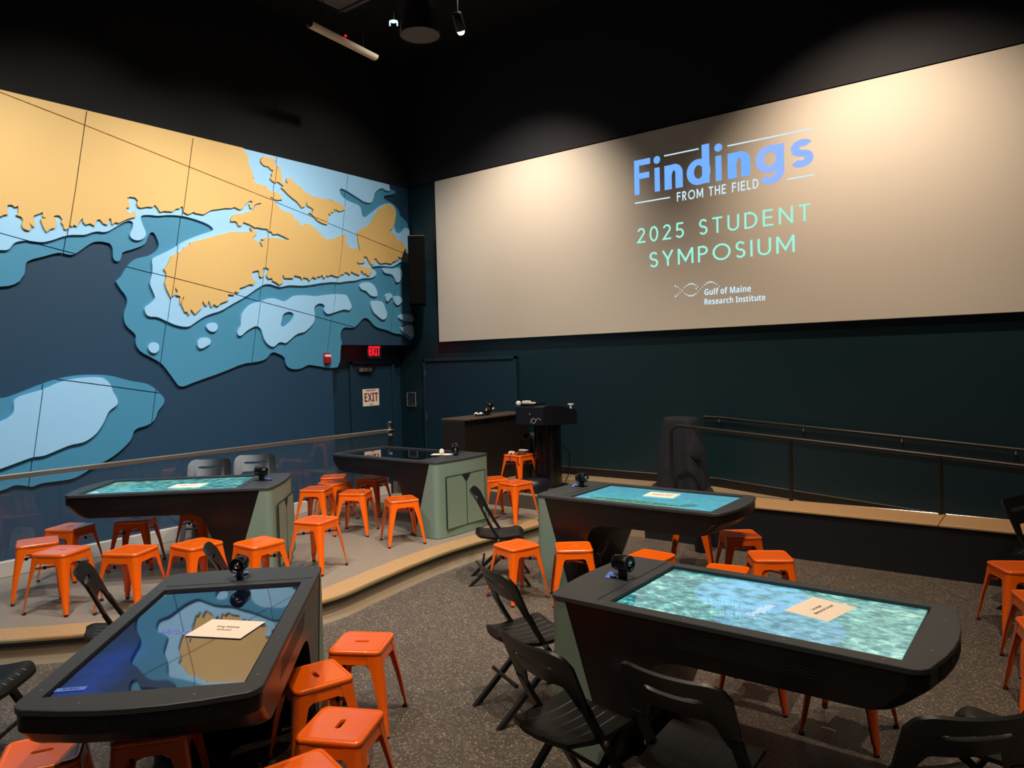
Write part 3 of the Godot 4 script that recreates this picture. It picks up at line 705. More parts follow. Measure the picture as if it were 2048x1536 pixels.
func put_stroke(st, s: Array, w: float, x: float, y: float, sx: float, cap_h: float, z: float):
	var closed: bool = s.size() > 3 and (s[0] - s[-1]).length() < 0.001
	var o := stroke_out(s, w)
	var n: int = s.size()
	var place := func(p: Vector2, d: float): return Vector3(x + p.x * sx, y + p.y * cap_h, d)
	for i in n - 1:
		var a := o[i]
		var b := o[i + 1]
		var c := o[2 * n - 2 - i]
		var d := o[2 * n - 1 - i]
		if closed and i == 0:
			var t := (s[1] - s[n - 2]).normalized() as Vector2
			a = s[0] + Vector2(-t.y, t.x) * w / 2.0
			d = s[0] - Vector2(-t.y, t.x) * w / 2.0
		if closed and i == n - 2:
			var t2 := (s[1] - s[n - 2]).normalized() as Vector2
			b = s[0] + Vector2(-t2.y, t2.x) * w / 2.0
			c = s[0] - Vector2(-t2.y, t2.x) * w / 2.0
		quad(st, place.call(a, z + 0.0012), place.call(b, z + 0.0012), place.call(c, z + 0.0012), place.call(d, z + 0.0012))

func build_screen():
	var t = thing("projection_screen", "wide off-white projection screen across the right wall showing a projected title", "screen", Vector3(-3.48 * 0.9922, 2.0 + 1.705 * 0.9922, -8.915))
	t.scale = Vector3.ONE * 0.9922
	var panel := obj("screen_panel", box_mesh(Vector3(9.68, 2.66, 0.03), 0.004), M.screen_white, t)
	obj("screen_frame", box_mesh(Vector3(9.60, 2.58, 0.07)), M.black_metal, t, Vector3(0, 0, -0.05))
	panel.position = Vector3(0, 0, 0.0)
	var z := 0.0152
	var blue := emit_mat(Color(0.45, 0.68, 0.98), 1.05)
	var lilac := emit_mat(Color(0.56, 0.70, 0.98), 1.05)
	var mint := emit_mat(Color(0.60, 0.94, 0.86), 1.05)
	var pale := emit_mat(Color(0.78, 0.90, 0.95), 1.1)
	var off := Vector3(-3.48, 3.705, 0)
	var line := func(x0, x1, y):
		var st := begin()
		add_box(st, Vector3((x0 + x1) / 2.0, y, z) - off, Vector3(x1 - x0, 0.016, 0.002))
		obj("title_rule", st, pale, t)
	# title: letters placed singly as the logo spaces them
	var fx := func(p): return -4.641 + (p - 110.0) / (1492.0 - 110.0) * (4.641 - 2.315)
	var big := [["F", 110, 258], ["i", 288, 332], ["n", 372, 524], ["d", 557, 740], ["i", 787, 833], ["n", 880, 1047], ["g", 1087, 1290], ["s", 1328, 1492]]
	for b in big:
		var shift: float = -(float(b[1]) - 110.0) / 1382.0 * 0.012
		title(t, b[0], fx.call(float(b[1])) + 3.48, fx.call(float(b[2])) + 3.48, 4.222 + shift - 3.705, 0.462, 0.168, 0.0, lilac if float(b[1]) > 1000 else blue, z)
	line.call(fx.call(373.0), fx.call(657.0), 4.668)
	line.call(fx.call(880.0), -2.315, 4.628)
	line.call(-4.639, fx.call(416.0), 4.115)
	line.call(fx.call(1307.0), -2.315, 4.092)
	title(t, "FROM THE FIELD", -4.03 + 3.48, -2.965 + 3.48, 4.045 - 3.705, 0.118, 0.15, 0.22, pale, z)
	title(t, "2025 STUDENT", -4.615 + 3.48, -2.368 + 3.48, 3.57 - 3.705, 0.20, 0.115, 0.30, mint, z)
	title(t, "SYMPOSIUM", -4.44 + 3.48, -2.55 + 3.48, 3.224 - 3.705, 0.205, 0.115, 0.26, mint, z)
	lettering("institute_name", "Gulf of Maine", true, 0.60, pale, t, Transform3D(Basis(), Vector3(-3.38, 2.835, z) - off), 1.15)
	lettering("institute_name", "Research Institute", true, 0.775, pale, t, Transform3D(Basis(), Vector3(-3.295, 2.712, z) - off), 1.15)
	# dotted fish emblem: two crossing rows of dots
	var st := begin()
	var dot := func(u: float, v: float, r: float):
		var ring := []
		for k in 12: ring.append(Vector3(-4.075 + u + cos(TAU * k / 12) * r, 2.882 + v + sin(TAU * k / 12) * r, z + 0.001) - off)
		cap(st, ring, true)
	for i in 20:
		var u := i * 0.0311
		var v := -0.078 * cos(TAU * (u - 0.475) / 0.52)
		dot.call(u, -v, 0.006 + 0.006 * pow(absf(v) / 0.078, 2.0))
	for i in 11:
		var u := i * 0.0311
		var v := -0.078 * cos(TAU * (u - 0.475) / 0.52)
		dot.call(u, v, 0.006 + 0.006 * pow(absf(v) / 0.078, 2.0))
	dot.call(0.285, 0.012, 0.009)
	tag(obj("fish_emblem", st, pale, t), "", "", "", "")

# ------------------------------------------------------------------ guard rail and handrails
func build_rails():
	var t = thing("glass_rail", "glass guard rail with a flat steel top rail between the platform and the map wall", "railing", Vector3(-7.72, 0.168, -3.0))
	var o := Vector3(-7.72, 0.168, -3.0)
	obj("base_curb", box_mesh(Vector3(0.07, 0.14, 10.2), 0.004), M.fog_white, t, Vector3(-7.715, 0.239, -2.09) - o)
	for seg in [[-7.18, -5.725], [-5.713, -2.92], [-2.908, 0.2], [0.212, 3.0]]:
		var a: float = seg[0]
		var b: float = seg[1]
		obj("glass_panel", box_mesh(Vector3(0.012, 0.76, b - a)), M.glass, t, Vector3(-7.72, 0.69, (a + b) / 2.0) - o)
	obj("top_rail", box_mesh(Vector3(0.052, 0.048, 10.2), 0.006), M.steel, t, Vector3(-7.72, 1.074, -2.09) - o)
	var st := begin()
	add_lathe(st, [Vector2(0, 0.2), Vector2(0.036, 0.2), Vector2(0.038, 0.195), Vector2(0.038, 0.0), Vector2(0, 0)], 16, Transform3D(Basis(), Vector3(-7.72, 1.0, -7.24) - o))
	obj("end_post", st, M.chrome, t)
	st = begin()
	add_tube(st, [Vector3(-7.72, 0.17, -7.24) - o, Vector3(-7.72, 1.0, -7.24) - o], 0.018, 10)
	obj("post_stem", st, M.black_metal, t)
	obj("bracket", box_mesh(Vector3(0.07, 0.05, 0.10), 0.005), M.chrome, t, Vector3(-7.70, 1.06, -7.22) - o)
	# ramp handrail on the curb
	var y0 := 1.231
	var slope := 0.0787
	var r = thing("handrail", "black tubular handrail on posts along the ramp curb", "handrail", Vector3(-3.62, 0.482, -7.77))
	var q := Vector3(-3.62, 0.482, -7.77)
	st = begin()
	var pts := [Vector3(-3.62, 0.482, -7.77), Vector3(-3.62, 1.12, -7.77)]
	for i in range(1, 7):
		var a := PI / 2.0 * i / 6.0
		pts.append(Vector3(-3.62 + 0.10 * (1.0 - cos(a)), 1.12 + 0.105 * sin(a), -7.77))
	pts.append(Vector3(-3.2, 1.222 - slope * 0.25, -7.77))
	pts.append(Vector3(3.2, 1.222 - slope * 6.65, -7.77))
	for i in pts.size(): pts[i] -= q
	add_tube(st, pts, 0.021, 12)
	obj("rail_tube", st, M.black_trim, r)
	for x in [-2.283, -0.928, 0.43]:
		st = begin()
		add_tube(st, [Vector3(x, 0.482, -7.77) - q, Vector3(x, y0 - 0.03 - slope * (x + 3.55), -7.77) - q], 0.021, 12)
		obj("post", st, M.black_trim, r)
	# wall handrail
	var w = thing("handrail", "black tubular handrail on brackets along the wall behind the ramp", "handrail", Vector3(-3.7, 1.2, -8.98))
	var qw := Vector3(-3.7, 1.2, -8.98)
	st = begin()
	add_tube(st, [Vector3(-3.70, 1.236, -8.92) - qw, Vector3(-3.45, 1.232, -8.92) - qw, Vector3(-3.2, 1.21, -8.92) - qw, Vector3(3.2, 1.21 - 6.4 * slope, -8.92) - qw], 0.021, 12)
	obj("rail_tube", st, M.black_trim, w)
	for x in [-3.50, -2.47, -1.43, -0.40, 0.6]:
		var yy: float = 1.236 - slope * (x + 3.5)
		st = begin()
		add_tube(st, [Vector3(x, yy - 0.02, -8.92) - qw, Vector3(x, yy - 0.06, -8.93) - qw, Vector3(x, yy - 0.065, -8.995) - qw], 0.008, 8)
		obj("bracket", st, M.chrome, w)

# ------------------------------------------------------------------ touch-screen tables
func tip_u(v: float) -> float:
	var a := absf(v)
	if a <= 0.36: return 1.79 - 0.05 * pow(a / 0.36, 2.0)
	return 1.66 + 0.08 * cos(asin(clampf((a - 0.36) / 0.075, 0.0, 1.0)))

func base_u(v: float) -> float:
	var a := absf(v)
	if a <= 0.38: return 0.03 * pow(a / 0.38, 2.0)
	return 0.03 + 0.055 * (1.0 - cos(asin(clampf((a - 0.38) / 0.055, 0.0, 1.0))))

func table_slices() -> Array:
	var o := []
	for k in [0.435, 0.4335, 0.430, 0.424, 0.415, 0.402, 0.385, 0.36, 0.24, 0.12]: o.append(-k)
	o.append(0.0)
	for k in [0.12, 0.24, 0.36, 0.385, 0.402, 0.415, 0.424, 0.430, 0.4335, 0.435]: o.append(k)
	return o

func table_outline(grow := 0.0) -> PackedVector2Array:    # (u, v)
	var o := PackedVector2Array()
	var s := table_slices()
	var k := (0.435 + grow) / 0.435
	for v in s: o.append(Vector2(tip_u(v) + grow, v * k))
	s.reverse()
	for v in s: o.append(Vector2(base_u(v) - grow, v * k))
	return o

func hit(poly: PackedVector2Array, c: Vector2, a: float) -> Vector2:
	var far := c + Vector2(cos(a), sin(a)) * 5.0
	var best := c
	for i in poly.size():
		var p = Geometry2D.segment_intersects_segment(c, far, poly[i], poly[(i + 1) % poly.size()])
		if p != null and (p - c).length() > (best - c).length(): best = p
	return best

func make_table(label: String, at: Vector3, turn: float, picture: Material):
	var t = thing("touch_table", label, "table", at, deg_to_rad(turn), "touch-screen tables with green ends")
	# black body
	var prof := [Vector2(0.03, 0.785), Vector2(1.79, 0.785), Vector2(1.79, 0.72), Vector2(1.70, 0.648), Vector2(1.655, 0.622), Vector2(1.60, 0.608), Vector2(0.80, 0.604), Vector2(0.72, 0.601), Vector2(0.665, 0.590), Vector2(0.625, 0.572), Vector2(0.595, 0.545), Vector2(0.575, 0.505), Vector2(0.555, 0.44), Vector2(0.372, 0.0), Vector2(0.03, 0.0)]
	var st := begin()
	var rings := []
	for v in table_slices():
		var ring := []
		for p in prof:
			var u: float = p.x
			if u > 1.3: u = 1.3 + (u - 1.3) * (tip_u(v) - 1.3) / 0.49
			elif u < 0.1: u = base_u(v) + 0.006
			ring.append(Vector3(u, p.y, v * 0.993))
		rings.append(ring)
	for k in prof.size():
		var k2 := (k + 1) % prof.size()
		st.set_smooth_group(k + 1)
		for i in rings.size() - 1:
			quad(st, rings[i][k], rings[i + 1][k], rings[i + 1][k2], rings[i][k2])
	st.set_smooth_group(-1)
	for e in [0, rings.size() - 1]:
		var flat := PackedVector2Array()
		for p in rings[e]: flat.append(Vector2(p.x, p.y))
		var idx := Geometry2D.triangulate_polygon(flat)
		for i in range(0, idx.size(), 3):
			tri(st, rings[e][idx[i]], rings[e][idx[i + 1]], rings[e][idx[i + 2]])
	var body := obj("body", st, M.table_black, t)
	# green sheet that wraps the base end
	st = begin()
	var lo := []
	var hi := []
	var lo2 := []
	var hi2 := []
	var walk := []
	for i in 7:
		var f := i / 6.0
		walk.append([lerpf(0.372, 0.09, f), lerpf(0.128, 0.09, f), -0.435])
	var s := table_slices()
	for v in s.slice(1, s.size() - 1): walk.append([base_u(v), base_u(v), v])
	for i in 7:
		var f := i / 6.0
		walk.append([lerpf(0.09, 0.372, f), lerpf(0.09, 0.128, f), 0.435])
	for w in walk:
		lo.append(Vector3(w[0], 0.0, w[2]))
		hi.append(Vector3(w[1], 0.783, w[2]))
		lo2.append(Vector3(w[0] + 0.008, 0.0, w[2] * 0.99))
		hi2.append(Vector3(w[1] + 0.008, 0.783, w[2] * 0.99))
	loft(st, [lo, hi], false, 3)
	loft(st, [hi, hi2], false, -1)
	loft(st, [hi2, lo2], false, 4)
	obj("end_panel", st, M.table_green, t)
	# access doors on the end with a triangular finger hole
	for side in [-1, 1]:
		st = begin()
		add_box(st, Vector3(0.0085, 0.36, side * 0.158), Vector3(0.016, 0.55, 0.31), 0.002)
		var dr := obj("access_door", st, M.table_green, t)
		dr.position = Vector3(-0.004, 0, 0)
	st = begin()
	for b in [[Vector3(0.004, 0.638, 0), Vector3(0.012, 0.006, 0.636)], [Vector3(0.004, 0.36, 0.0), Vector3(0.012, 0.55, 0.006)], [Vector3(0.004, 0.36, 0.317), Vector3(0.012, 0.56, 0.005)], [Vector3(0.004, 0.36, -0.317), Vector3(0.012, 0.56, 0.005)], [Vector3(0.004, 0.083, 0), Vector3(0.012, 0.005, 0.636)]]:
		add_box(st, b[0] + Vector3(-0.0035, 0, 0), b[1])
	obj("door_gap", st, M.groove, t)
	st = begin()
	add_prism(st, PackedVector2Array([Vector2(-0.075, 0.636), Vector2(0.075, 0.636), Vector2(0.0, 0.545)]), -0.006, 0.012, func(a, b, d): return Vector3(d, b, a))
	obj("finger_hole", st, M.dark, t)
	# top frame with a window for the screen
	var outer := table_outline(0.003)
	var inner := PackedVector2Array([Vector2(0.345, -0.365), Vector2(1.645, -0.365), Vector2(1.645, 0.365), Vector2(0.345, 0.365)])
	var c := Vector2(0.98, 0.0)
	var angles := []
	for p in outer: angles.append((p - c).angle())
	for p in inner: angles.append((p - c).angle())
	angles.sort()
	var lists := [[], [], [], [], []]
	for a in angles:
		var po := hit(outer, c, a)
		var pi := hit(inner, c, a)
		lists[0].append(Vector3(po.x, 0.785, po.y))
		lists[1].append(Vector3(po.x, 0.804, po.y))
		var pb := po + (c - po).normalized() * 0.003
		lists[2].append(Vector3(pb.x, 0.807, pb.y))
		lists[3].append(Vector3(pi.x, 0.807, pi.y))
		lists[4].append(Vector3(pi.x, 0.785, pi.y))
	st = begin()
	for i in 4: loft(st, [lists[i + 1], lists[i]], true, i + 20)
	obj("top_frame", st, M.table_top, t)
	# screen glass
	st = begin()
	add_box(st, Vector3(0.995, 0.782, 0), Vector3(1.30, 0.012, 0.73))
	obj("screen_bezel", st, M.plastic_black, t)
	st = begin()
	var a4 := [Vector3(0.36, 0.7935, -0.352), Vector3(1.63, 0.7935, -0.352), Vector3(1.63, 0.7935, 0.352), Vector3(0.36, 0.7935, 0.352)]
	tri(st, a4[0], a4[1], a4[2], Vector2(0, 0), Vector2(1, 0), Vector2(1, 1))
	tri(st, a4[0], a4[2], a4[3], Vector2(0, 0), Vector2(1, 1), Vector2(0, 1))
	for i in 4:
		var e0 = a4[i]
		var e1 = a4[(i + 1) % 4]
		quad(st, e1, e0, e0 - Vector3(0, 0.005, 0), e1 - Vector3(0, 0.005, 0))
	obj("screen", st, picture, t)
	# cross groove, screws, speaker holes, side louvres
	obj("top_groove", box_mesh(Vector3(0.007, 0.003, 0.79)), M.dark, t, Vector3(0.285, 0.8068, -0.02))
	var dot := CylinderMesh.new()
	dot.top_radius = 0.0045
	dot.bottom_radius = 0.0045
	dot.height = 0.002
	dot.radial_segments = 8
	dot.rings = 1
	for q in [[0.06, -0.38], [0.06, 0.38], [0.32, 0.40], [0.32, -0.40], [0.75, 0.40], [0.75, -0.40], [1.2, 0.40], [1.2, -0.40], [1.58, 0.395], [1.58, -0.395], [1.72, 0.2], [1.72, -0.2]]:
		obj("screw", dot, M.steel, t, Vector3(q[0], 0.8075, q[1]))
	st = begin()
	for row in 6:
		for col in 46:
			var v := lerpf(-0.30, 0.30, col / 45.0)
			add_box(st, Vector3(tip_u(v), 0.776 - row * 0.0095, v), Vector3(0.002, 0.003, 0.006))
	tag(obj("speaker_holes", st, M.dark, t), "", "", "", "stuff")
	for side in [-1, 1]:
		for row in 6:
			obj("louvre_slot", box_mesh(Vector3(0.62, 0.003, 0.002)), M.dark, t, Vector3(0.98 + row * 0.012, 0.745 - row * 0.013, side * 0.4322))
	# white line drawing of a sea creature on the front of the leg
	var k := Vector3(0.183, 0.44, 0).normalized()
	var nrm := Vector3(0.44, -0.183, 0).normalized()
	var base := Vector3(0.372, 0.0, 0.06) + nrm * 0.002
	st = begin()
	for seg in [[0.06, 0.10, 0.16, 0.40, 0.004], [0.10, 0.09, 0.20, 0.38, 0.004], [0.02, 0.30, 0.10, 0.27, 0.006], [0.04, 0.24, 0.05, 0.36, 0.003], [0.05, 0.36, 0.15, 0.41, 0.003], [0.20, 0.38, 0.17, 0.24, 0.003], [0.06, 0.10, 0.03, 0.20, 0.003], [0.15, 0.20, 0.21, 0.14, 0.004], [0.10, 0.25, 0.13, 0.24, 0.003], [0.11, 0.28, 0.15, 0.27, 0.003], [0.12, 0.31, 0.16, 0.30, 0.003], [0.13, 0.34, 0.17, 0.33, 0.003]]:
		var p0: Vector3 = base + k * float(seg[1]) + Vector3(0, 0, 0.12 - float(seg[0]))
		var p1: Vector3 = base + k * float(seg[3]) + Vector3(0, 0, 0.12 - float(seg[2]))
		var dd := (p1 - p0).normalized()
		var w := nrm.cross(dd) * float(seg[4])
		quad(st, p0 + w, p1 + w, p1 - w, p0 - w)
	obj("leg_drawing", st, M.white, t)
	return t

func picture(kind: String, power: float) -> StandardMaterial3D:
	var w := 512
	var h := 284
	var im := Image.create(w, h, false, Image.FORMAT_RGB8)
	var n := FastNoiseLite.new()
	n.noise_type = FastNoiseLite.TYPE_SIMPLEX_SMOOTH
	n.seed = 7 + kind.length()
	n.frequency = 0.018
	n.fractal_octaves = 5
	n.domain_warp_enabled = true
	n.domain_warp_amplitude = 26.0
	n.domain_warp_frequency = 0.014
	var n2 := FastNoiseLite.new()
	n2.noise_type = FastNoiseLite.TYPE_SIMPLEX_SMOOTH
	n2.seed = 31
	n2.frequency = 0.045
	n2.fractal_octaves = 4
	n2.domain_warp_enabled = true
	n2.domain_warp_amplitude = 14.0
	for y in h:
		for x in w:
			var u := float(x) / w
			var v := float(y) / h
			var a := n.get_noise_2d(x, y * 1.3)
			var b := n2.get_noise_2d(x * 0.75, y * 1.2)
			var c := Color()
			if kind == "kelp":
				var fine := n2.get_noise_2d(x * 2.2 + 300.0, y * 3.0)
				var k := clampf(0.42 + 0.7 * a + 0.6 * b + 0.35 * fine, 0.0, 1.0)
				c = Color(0.12, 0.40, 0.45).lerp(Color(0.50, 0.84, 0.80), k)
				c = c.lerp(Color(0.80, 0.90, 0.82), smoothstep(0.72, 1.0, k) * 0.8)
				c = c.lerp(Color(0.66, 0.78, 0.68), clampf((u - 0.40) * 0.9, 0.0, 0.45) * (0.6 + 0.6 * b))  # paler towards the right: hazy reflection of the projection screen, painted in
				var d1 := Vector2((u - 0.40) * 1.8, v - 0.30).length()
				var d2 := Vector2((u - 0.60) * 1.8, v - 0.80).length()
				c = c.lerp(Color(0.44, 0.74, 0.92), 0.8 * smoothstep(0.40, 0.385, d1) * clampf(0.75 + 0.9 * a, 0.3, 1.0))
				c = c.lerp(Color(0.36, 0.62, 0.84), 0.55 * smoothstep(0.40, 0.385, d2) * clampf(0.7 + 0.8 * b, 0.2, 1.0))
				if u > 0.45: c = c.lerp(Color(0.16, 0.42, 0.52), 0.5 * smoothstep(0.15, 0.5, -b + 0.4 * fine) * smoothstep(0.45, 0.8, v))
			elif kind == "reef":
				var k := clampf(0.5 + 0.8 * a + 0.55 * b, 0.0, 1.0)
				c = Color(0.10, 0.38, 0.46).lerp(Color(0.62, 0.92, 0.84), k)
				c = c.lerp(Color(0.36, 0.72, 0.60), 0.4 * clampf(b + 0.3, 0.0, 1.0))
			elif kind == "open_water":
				c = Color(0.36, 0.72, 0.78).lerp(Color(0.46, 0.80, 0.84), clampf(0.5 + a, 0.0, 1.0))
				c = c.lerp(Color(0.30, 0.62, 0.74), 0.5 * (1.0 - v))
				var f := Vector2((u - 0.44) / 0.34, (v - 0.82) / 0.075).length()
				if f < 1.0:
					c = Color(0.30, 0.52, 0.42).lerp(Color(0.52, 0.70, 0.52), clampf(0.4 + b + 0.3 * sin(u * 160.0), 0.0, 1.0))
				var tail := Vector2((u - 0.80) / 0.05, (v - 0.74 + (u - 0.8) * 0.6) / 0.09).length()
				if tail < 1.0: c = c.lerp(Color(0.26, 0.46, 0.46), 0.6)
			elif kind == "moonlit":
				c = Color(0.05, 0.09, 0.17).lerp(Color(0.07, 0.16, 0.42), clampf(1.0 - Vector2((u - 0.72) * 1.1, v - 1.0).length() * 1.4 + 0.3 * a, 0.0, 1.0))
				c = c.lerp(Color(0.30, 0.27, 0.36), clampf((u - 0.72) * 2.6, 0.0, 1.0) * clampf(1.0 - v * 1.3, 0.0, 1.0))
				c = c.lerp(Color(0.10, 0.26, 0.72), 0.9 * smoothstep(0.25, 0.0, absf(v - 0.86 - 0.1 * a)) * smoothstep(0.5, 0.7, u))
			else:
				c = Color(0.018, 0.028, 0.045).lerp(Color(0.05, 0.10, 0.18), clampf(0.2 + a * 1.2, 0.0, 1.0) * smoothstep(0.7, 0.2, v) * smoothstep(0.9, 0.4, u))
			im.set_pixel(x, y, c)
	var m := mat(Color(0.012, 0.014, 0.018), 0.03, 0.0, 0.85)
	m.clearcoat_enabled = true
	m.clearcoat = 1.0
	m.clearcoat_roughness = 0.02
	m.emission_enabled = true
	m.emission = Color(0, 0, 0)
	m.emission_texture = ImageTexture.create_from_image(im)
	m.emission_energy_multiplier = power
	return m

func place_on(t: Node3D, u: float, v: float, y := 0.807) -> Vector3:
	return t.transform * Vector3(u, y, v)

func desk_camera(at: Vector3, face_turn: float, tilt: float, label: String):
	var t = thing("desk_camera", label, "camera", at, face_turn, "cylinder cameras taped to the tables")    # looks along its x axis
	obj("base_plate", box_mesh(Vector3(0.12, 0.004, 0.075), 0.001), M.plastic_black, t, Vector3(-0.005, 0.002, 0))
	var st := begin()
	add_box(st, Vector3(0.0, 0.025, 0), Vector3(0.05, 0.045, 0.03), 0.006)
	obj("neck", st, M.plastic_black, t)
	var b := Basis(Vector3(0, 0, 1), tilt) * Basis(Vector3(0, 0, 1), -PI / 2)
	var xf := Transform3D(b, Vector3(0.0, 0.083, 0))
	st = begin()
	add_lathe(st, [Vector2(0, -0.052), Vector2(0.034, -0.052), Vector2(0.041, -0.048), Vector2(0.043, -0.042), Vector2(0.043, 0.05), Vector2(0.041, 0.052), Vector2(0.038, 0.05), Vector2(0.036, 0.043), Vector2(0, 0.043)], 28, xf)
	obj("housing", st, M.plastic_black, t)
	st = begin()
	add_lathe(st, [Vector2(0.0435, 0.042), Vector2(0.0445, 0.045), Vector2(0.0445, 0.051), Vector2(0.042, 0.0535), Vector2(0.039, 0.052)], 28, xf)
	obj("front_rim", st, M.lens_glass, t)
	st = begin()
	add_lathe(st, [Vector2(0.015, 0.043), Vector2(0.016, 0.052), Vector2(0.012, 0.054), Vector2(0.010, 0.048), Vector2(0, 0.047)], 20, xf)
	obj("lens", st, M.chrome, t)
	st = begin()
	add_tube(st, [Vector3(-0.03, 0.008, 0.02), Vector3(-0.06, 0.006, 0.03), Vector3(-0.085, 0.006, 0.01), Vector3(-0.07, 0.006, -0.02), Vector3(-0.045, 0.006, -0.01)], 0.0035, 8)
	obj("cable", st, M.plastic_black, t)
	st = begin()
	add_box(st, Vector3(-0.075, 0.0075, 0.022), Vector3(0.026, 0.0015, 0.085), 0.0, Basis(Vector3.UP, 0.35) * Basis(Vector3(1, 0, 0), 0.12))
	add_box(st, Vector3(-0.05, 0.011, 0.02), Vector3(0.05, 0.0015, 0.03), 0.0, Basis(Vector3.UP, -0.5))
	obj("tape_strip", st, M.tape, t)
	return t

func paper_sheet(at: Vector3, turn: float, lines: Array, label: String, width := 0.16):
	var t = thing("paper_sheet", label, "paper", at, deg_to_rad(turn))
	obj("sheet", box_mesh(Vector3(0.279, 0.0012, 0.214)), M.paper, t, Vector3(0, 0.0012, 0))
	var flat := Basis(Vector3.RIGHT, -PI / 2)
	var y0 := -0.02
	for i in lines.size():
		lettering("printed_line", lines[i][0], false, lines[i][1], M.ink, t, Transform3D(flat, Vector3(0.0, 0.0021, y0 + 0.036 * i)))
	return t

func build_tables():
	var pa := picture("moonlit", 0.45)
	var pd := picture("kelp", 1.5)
	var pe := picture("open_water", 1.35)
	var pb := picture("reef", 1.5)
	var pc := picture("off", 0.5)
	var ta = make_table("black touch table at the left front with a dark blue screen mirroring the wall map", Vector3(-3.905, 0.001, -2.48), -45.8, pa)
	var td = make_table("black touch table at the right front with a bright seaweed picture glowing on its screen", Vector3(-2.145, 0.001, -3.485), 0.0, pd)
	var te = make_table("black touch table at mid right with a plain cyan water picture, nearest the ramp", Vector3(-3.83, 0.001, -5.74), 0.0, pe)
	var tb = make_table("black touch table on the platform by the glass rail with a teal reef picture", Vector3(-5.72, 0.174, -4.04), -137.3, pb)
	var tc = make_table("black touch table on the platform near the podium with a switched off screen", Vector3(-5.19, 0.174, -5.96), 180.0, pc)
	# words on the screens
	var flat := Basis(Vector3.RIGHT, -PI / 2)
	var glow := emit_mat(Color(0.55, 0.62, 0.9), 0.6)
	lettering("screen_word", "Moon", true, 0.2, glow, ta, Transform3D(Basis(Vector3.UP, deg_to_rad(70.0)) * flat, Vector3(0.995, 0.7945, 0.075)))
	lettering("screen_word", "Dogfish", true, 0.2, emit_mat(Color(0.9, 0.95, 1.0), 0.9), td, Transform3D(Basis(Vector3.UP, deg_to_rad(77.0)) * flat, Vector3(0.99, 0.7945, 0.06)))
	# papers
	paper_sheet(Vector3(-3.115, 0.797, -1.85), 26.0, [["King Middle", 0.115], ["School", 0.07]], "white name card printed King Middle School lying on the left front screen")
	paper_sheet(Vector3(-0.925, 0.797, -3.58), 77.0, [["Loranger", 0.085], ["Memorial School", 0.165]], "name card printed Loranger Memorial School lying on the seaweed screen")
	paper_sheet(Vector3(-2.84, 0.797, -5.88), 5.0, [["Mountain Valley", 0.19], ["Middle School", 0.16]], "white name card on the cyan screen at mid right, nearest the ramp")
	paper_sheet(Vector3(-6.29, 0.97, -3.42), 39.0, [["Middle School", 0.16]], "white name card on the reef screen beside the glass rail")
	var tp = obj("tape_label", box_mesh(Vector3(0.11, 0.001, 0.032)), M.tape, null, place_on(ta, 1.56, 0.30, 0.7955))
	tp.rotation.y = deg_to_rad(45.0)
	tag(tp, "blue tape label stuck to the near left corner of the left front screen", "tape")
	lettering("pen_writing", "75 MAR1", false, 0.06, M.ink, tp, Transform3D(flat, Vector3(0, 0.0008, 0)))
	# cameras
	desk_camera(place_on(ta, 0.205, 0.0), deg_to_rad(-52.0), 0.0, "black cylinder camera on the left front table, showing its round face")
	desk_camera(place_on(td, 0.215, -0.01), deg_to_rad(-8.0), 0.05, "black cylinder camera on the near end of the right front table")
	desk_camera(place_on(te, 0.17, -0.13), deg_to_rad(-8.0), 0.1, "black cylinder camera on the mid right table in front of the podium")
	desk_camera(place_on(tb, 0.21, 0.0), deg_to_rad(-150.0), 0.1, "black cylinder camera on the platform table by the glass rail")
	desk_camera(place_on(tc, 0.26, 0.13), deg_to_rad(-48.0), -0.35, "black cylinder camera tilted down beside a crumpled tissue on the switched off table")
	# loose paper and tissue on the switched off table
	var st := begin()
	add_box(st, Vector3.ZERO, Vector3(0.26, 0.003, 0.13), 0.001)
	var lp = obj("loose_paper", st, M.paper, null, place_on(tc, 0.42, 0.10, 0.81))
	lp.rotation.y = 0.5
	tag(lp, "white paper strip under the tilted camera on the switched off table", "paper")
	st = begin()
	var rng := RandomNumberGenerator.new()
	rng.seed = 4
	var rings := []
	for i in 7:
		var ring := []
		var a := PI * (i + 0.15) / 6.3
		for k in 12:
			var r := 0.028 * sin(a) * rng.randf_range(0.75, 1.2)
			ring.append(Vector3(cos(TAU * k / 12) * r, 0.03 - cos(a) * 0.03 * rng.randf_range(0.9, 1.1), sin(TAU * k / 12) * r))
		rings.append(ring)
	loft(st, rings, true, -1)
	tag(obj("crumpled_tissue", st, M.white, null, place_on(tc, 0.44, 0.10, 0.812)), "small crumpled white tissue on the switched off table", "tissue")

# ------------------------------------------------------------------ stools
func rsquare(half: float, r: float, y: float, per := 5) -> Array:
	var o := []
	for q in 4:
		var cx: float = [1, -1, -1, 1][q] * (half - r)
		var cz: float = [1, 1, -1, -1][q] * (half - r)
		for k in per + 1:
			var a := PI / 2 * q + PI / 2 * k / per
			o.append(Vector3(cx + cos(a) * r, y, cz + sin(a) * r))
		var nx: float = [-1, -1, 1, 1][q] * (half - r)
		var nz: float = [1, -1, -1, 1][q] * (half - r)
		var last: Vector3 = o[-1]
		var next := Vector3(nx + cos(PI / 2 * (q + 1)) * r, y, nz + sin(PI / 2 * (q + 1)) * r)
		for k in range(1, 6): o.append(last.lerp(next, k / 6.0))
	return o

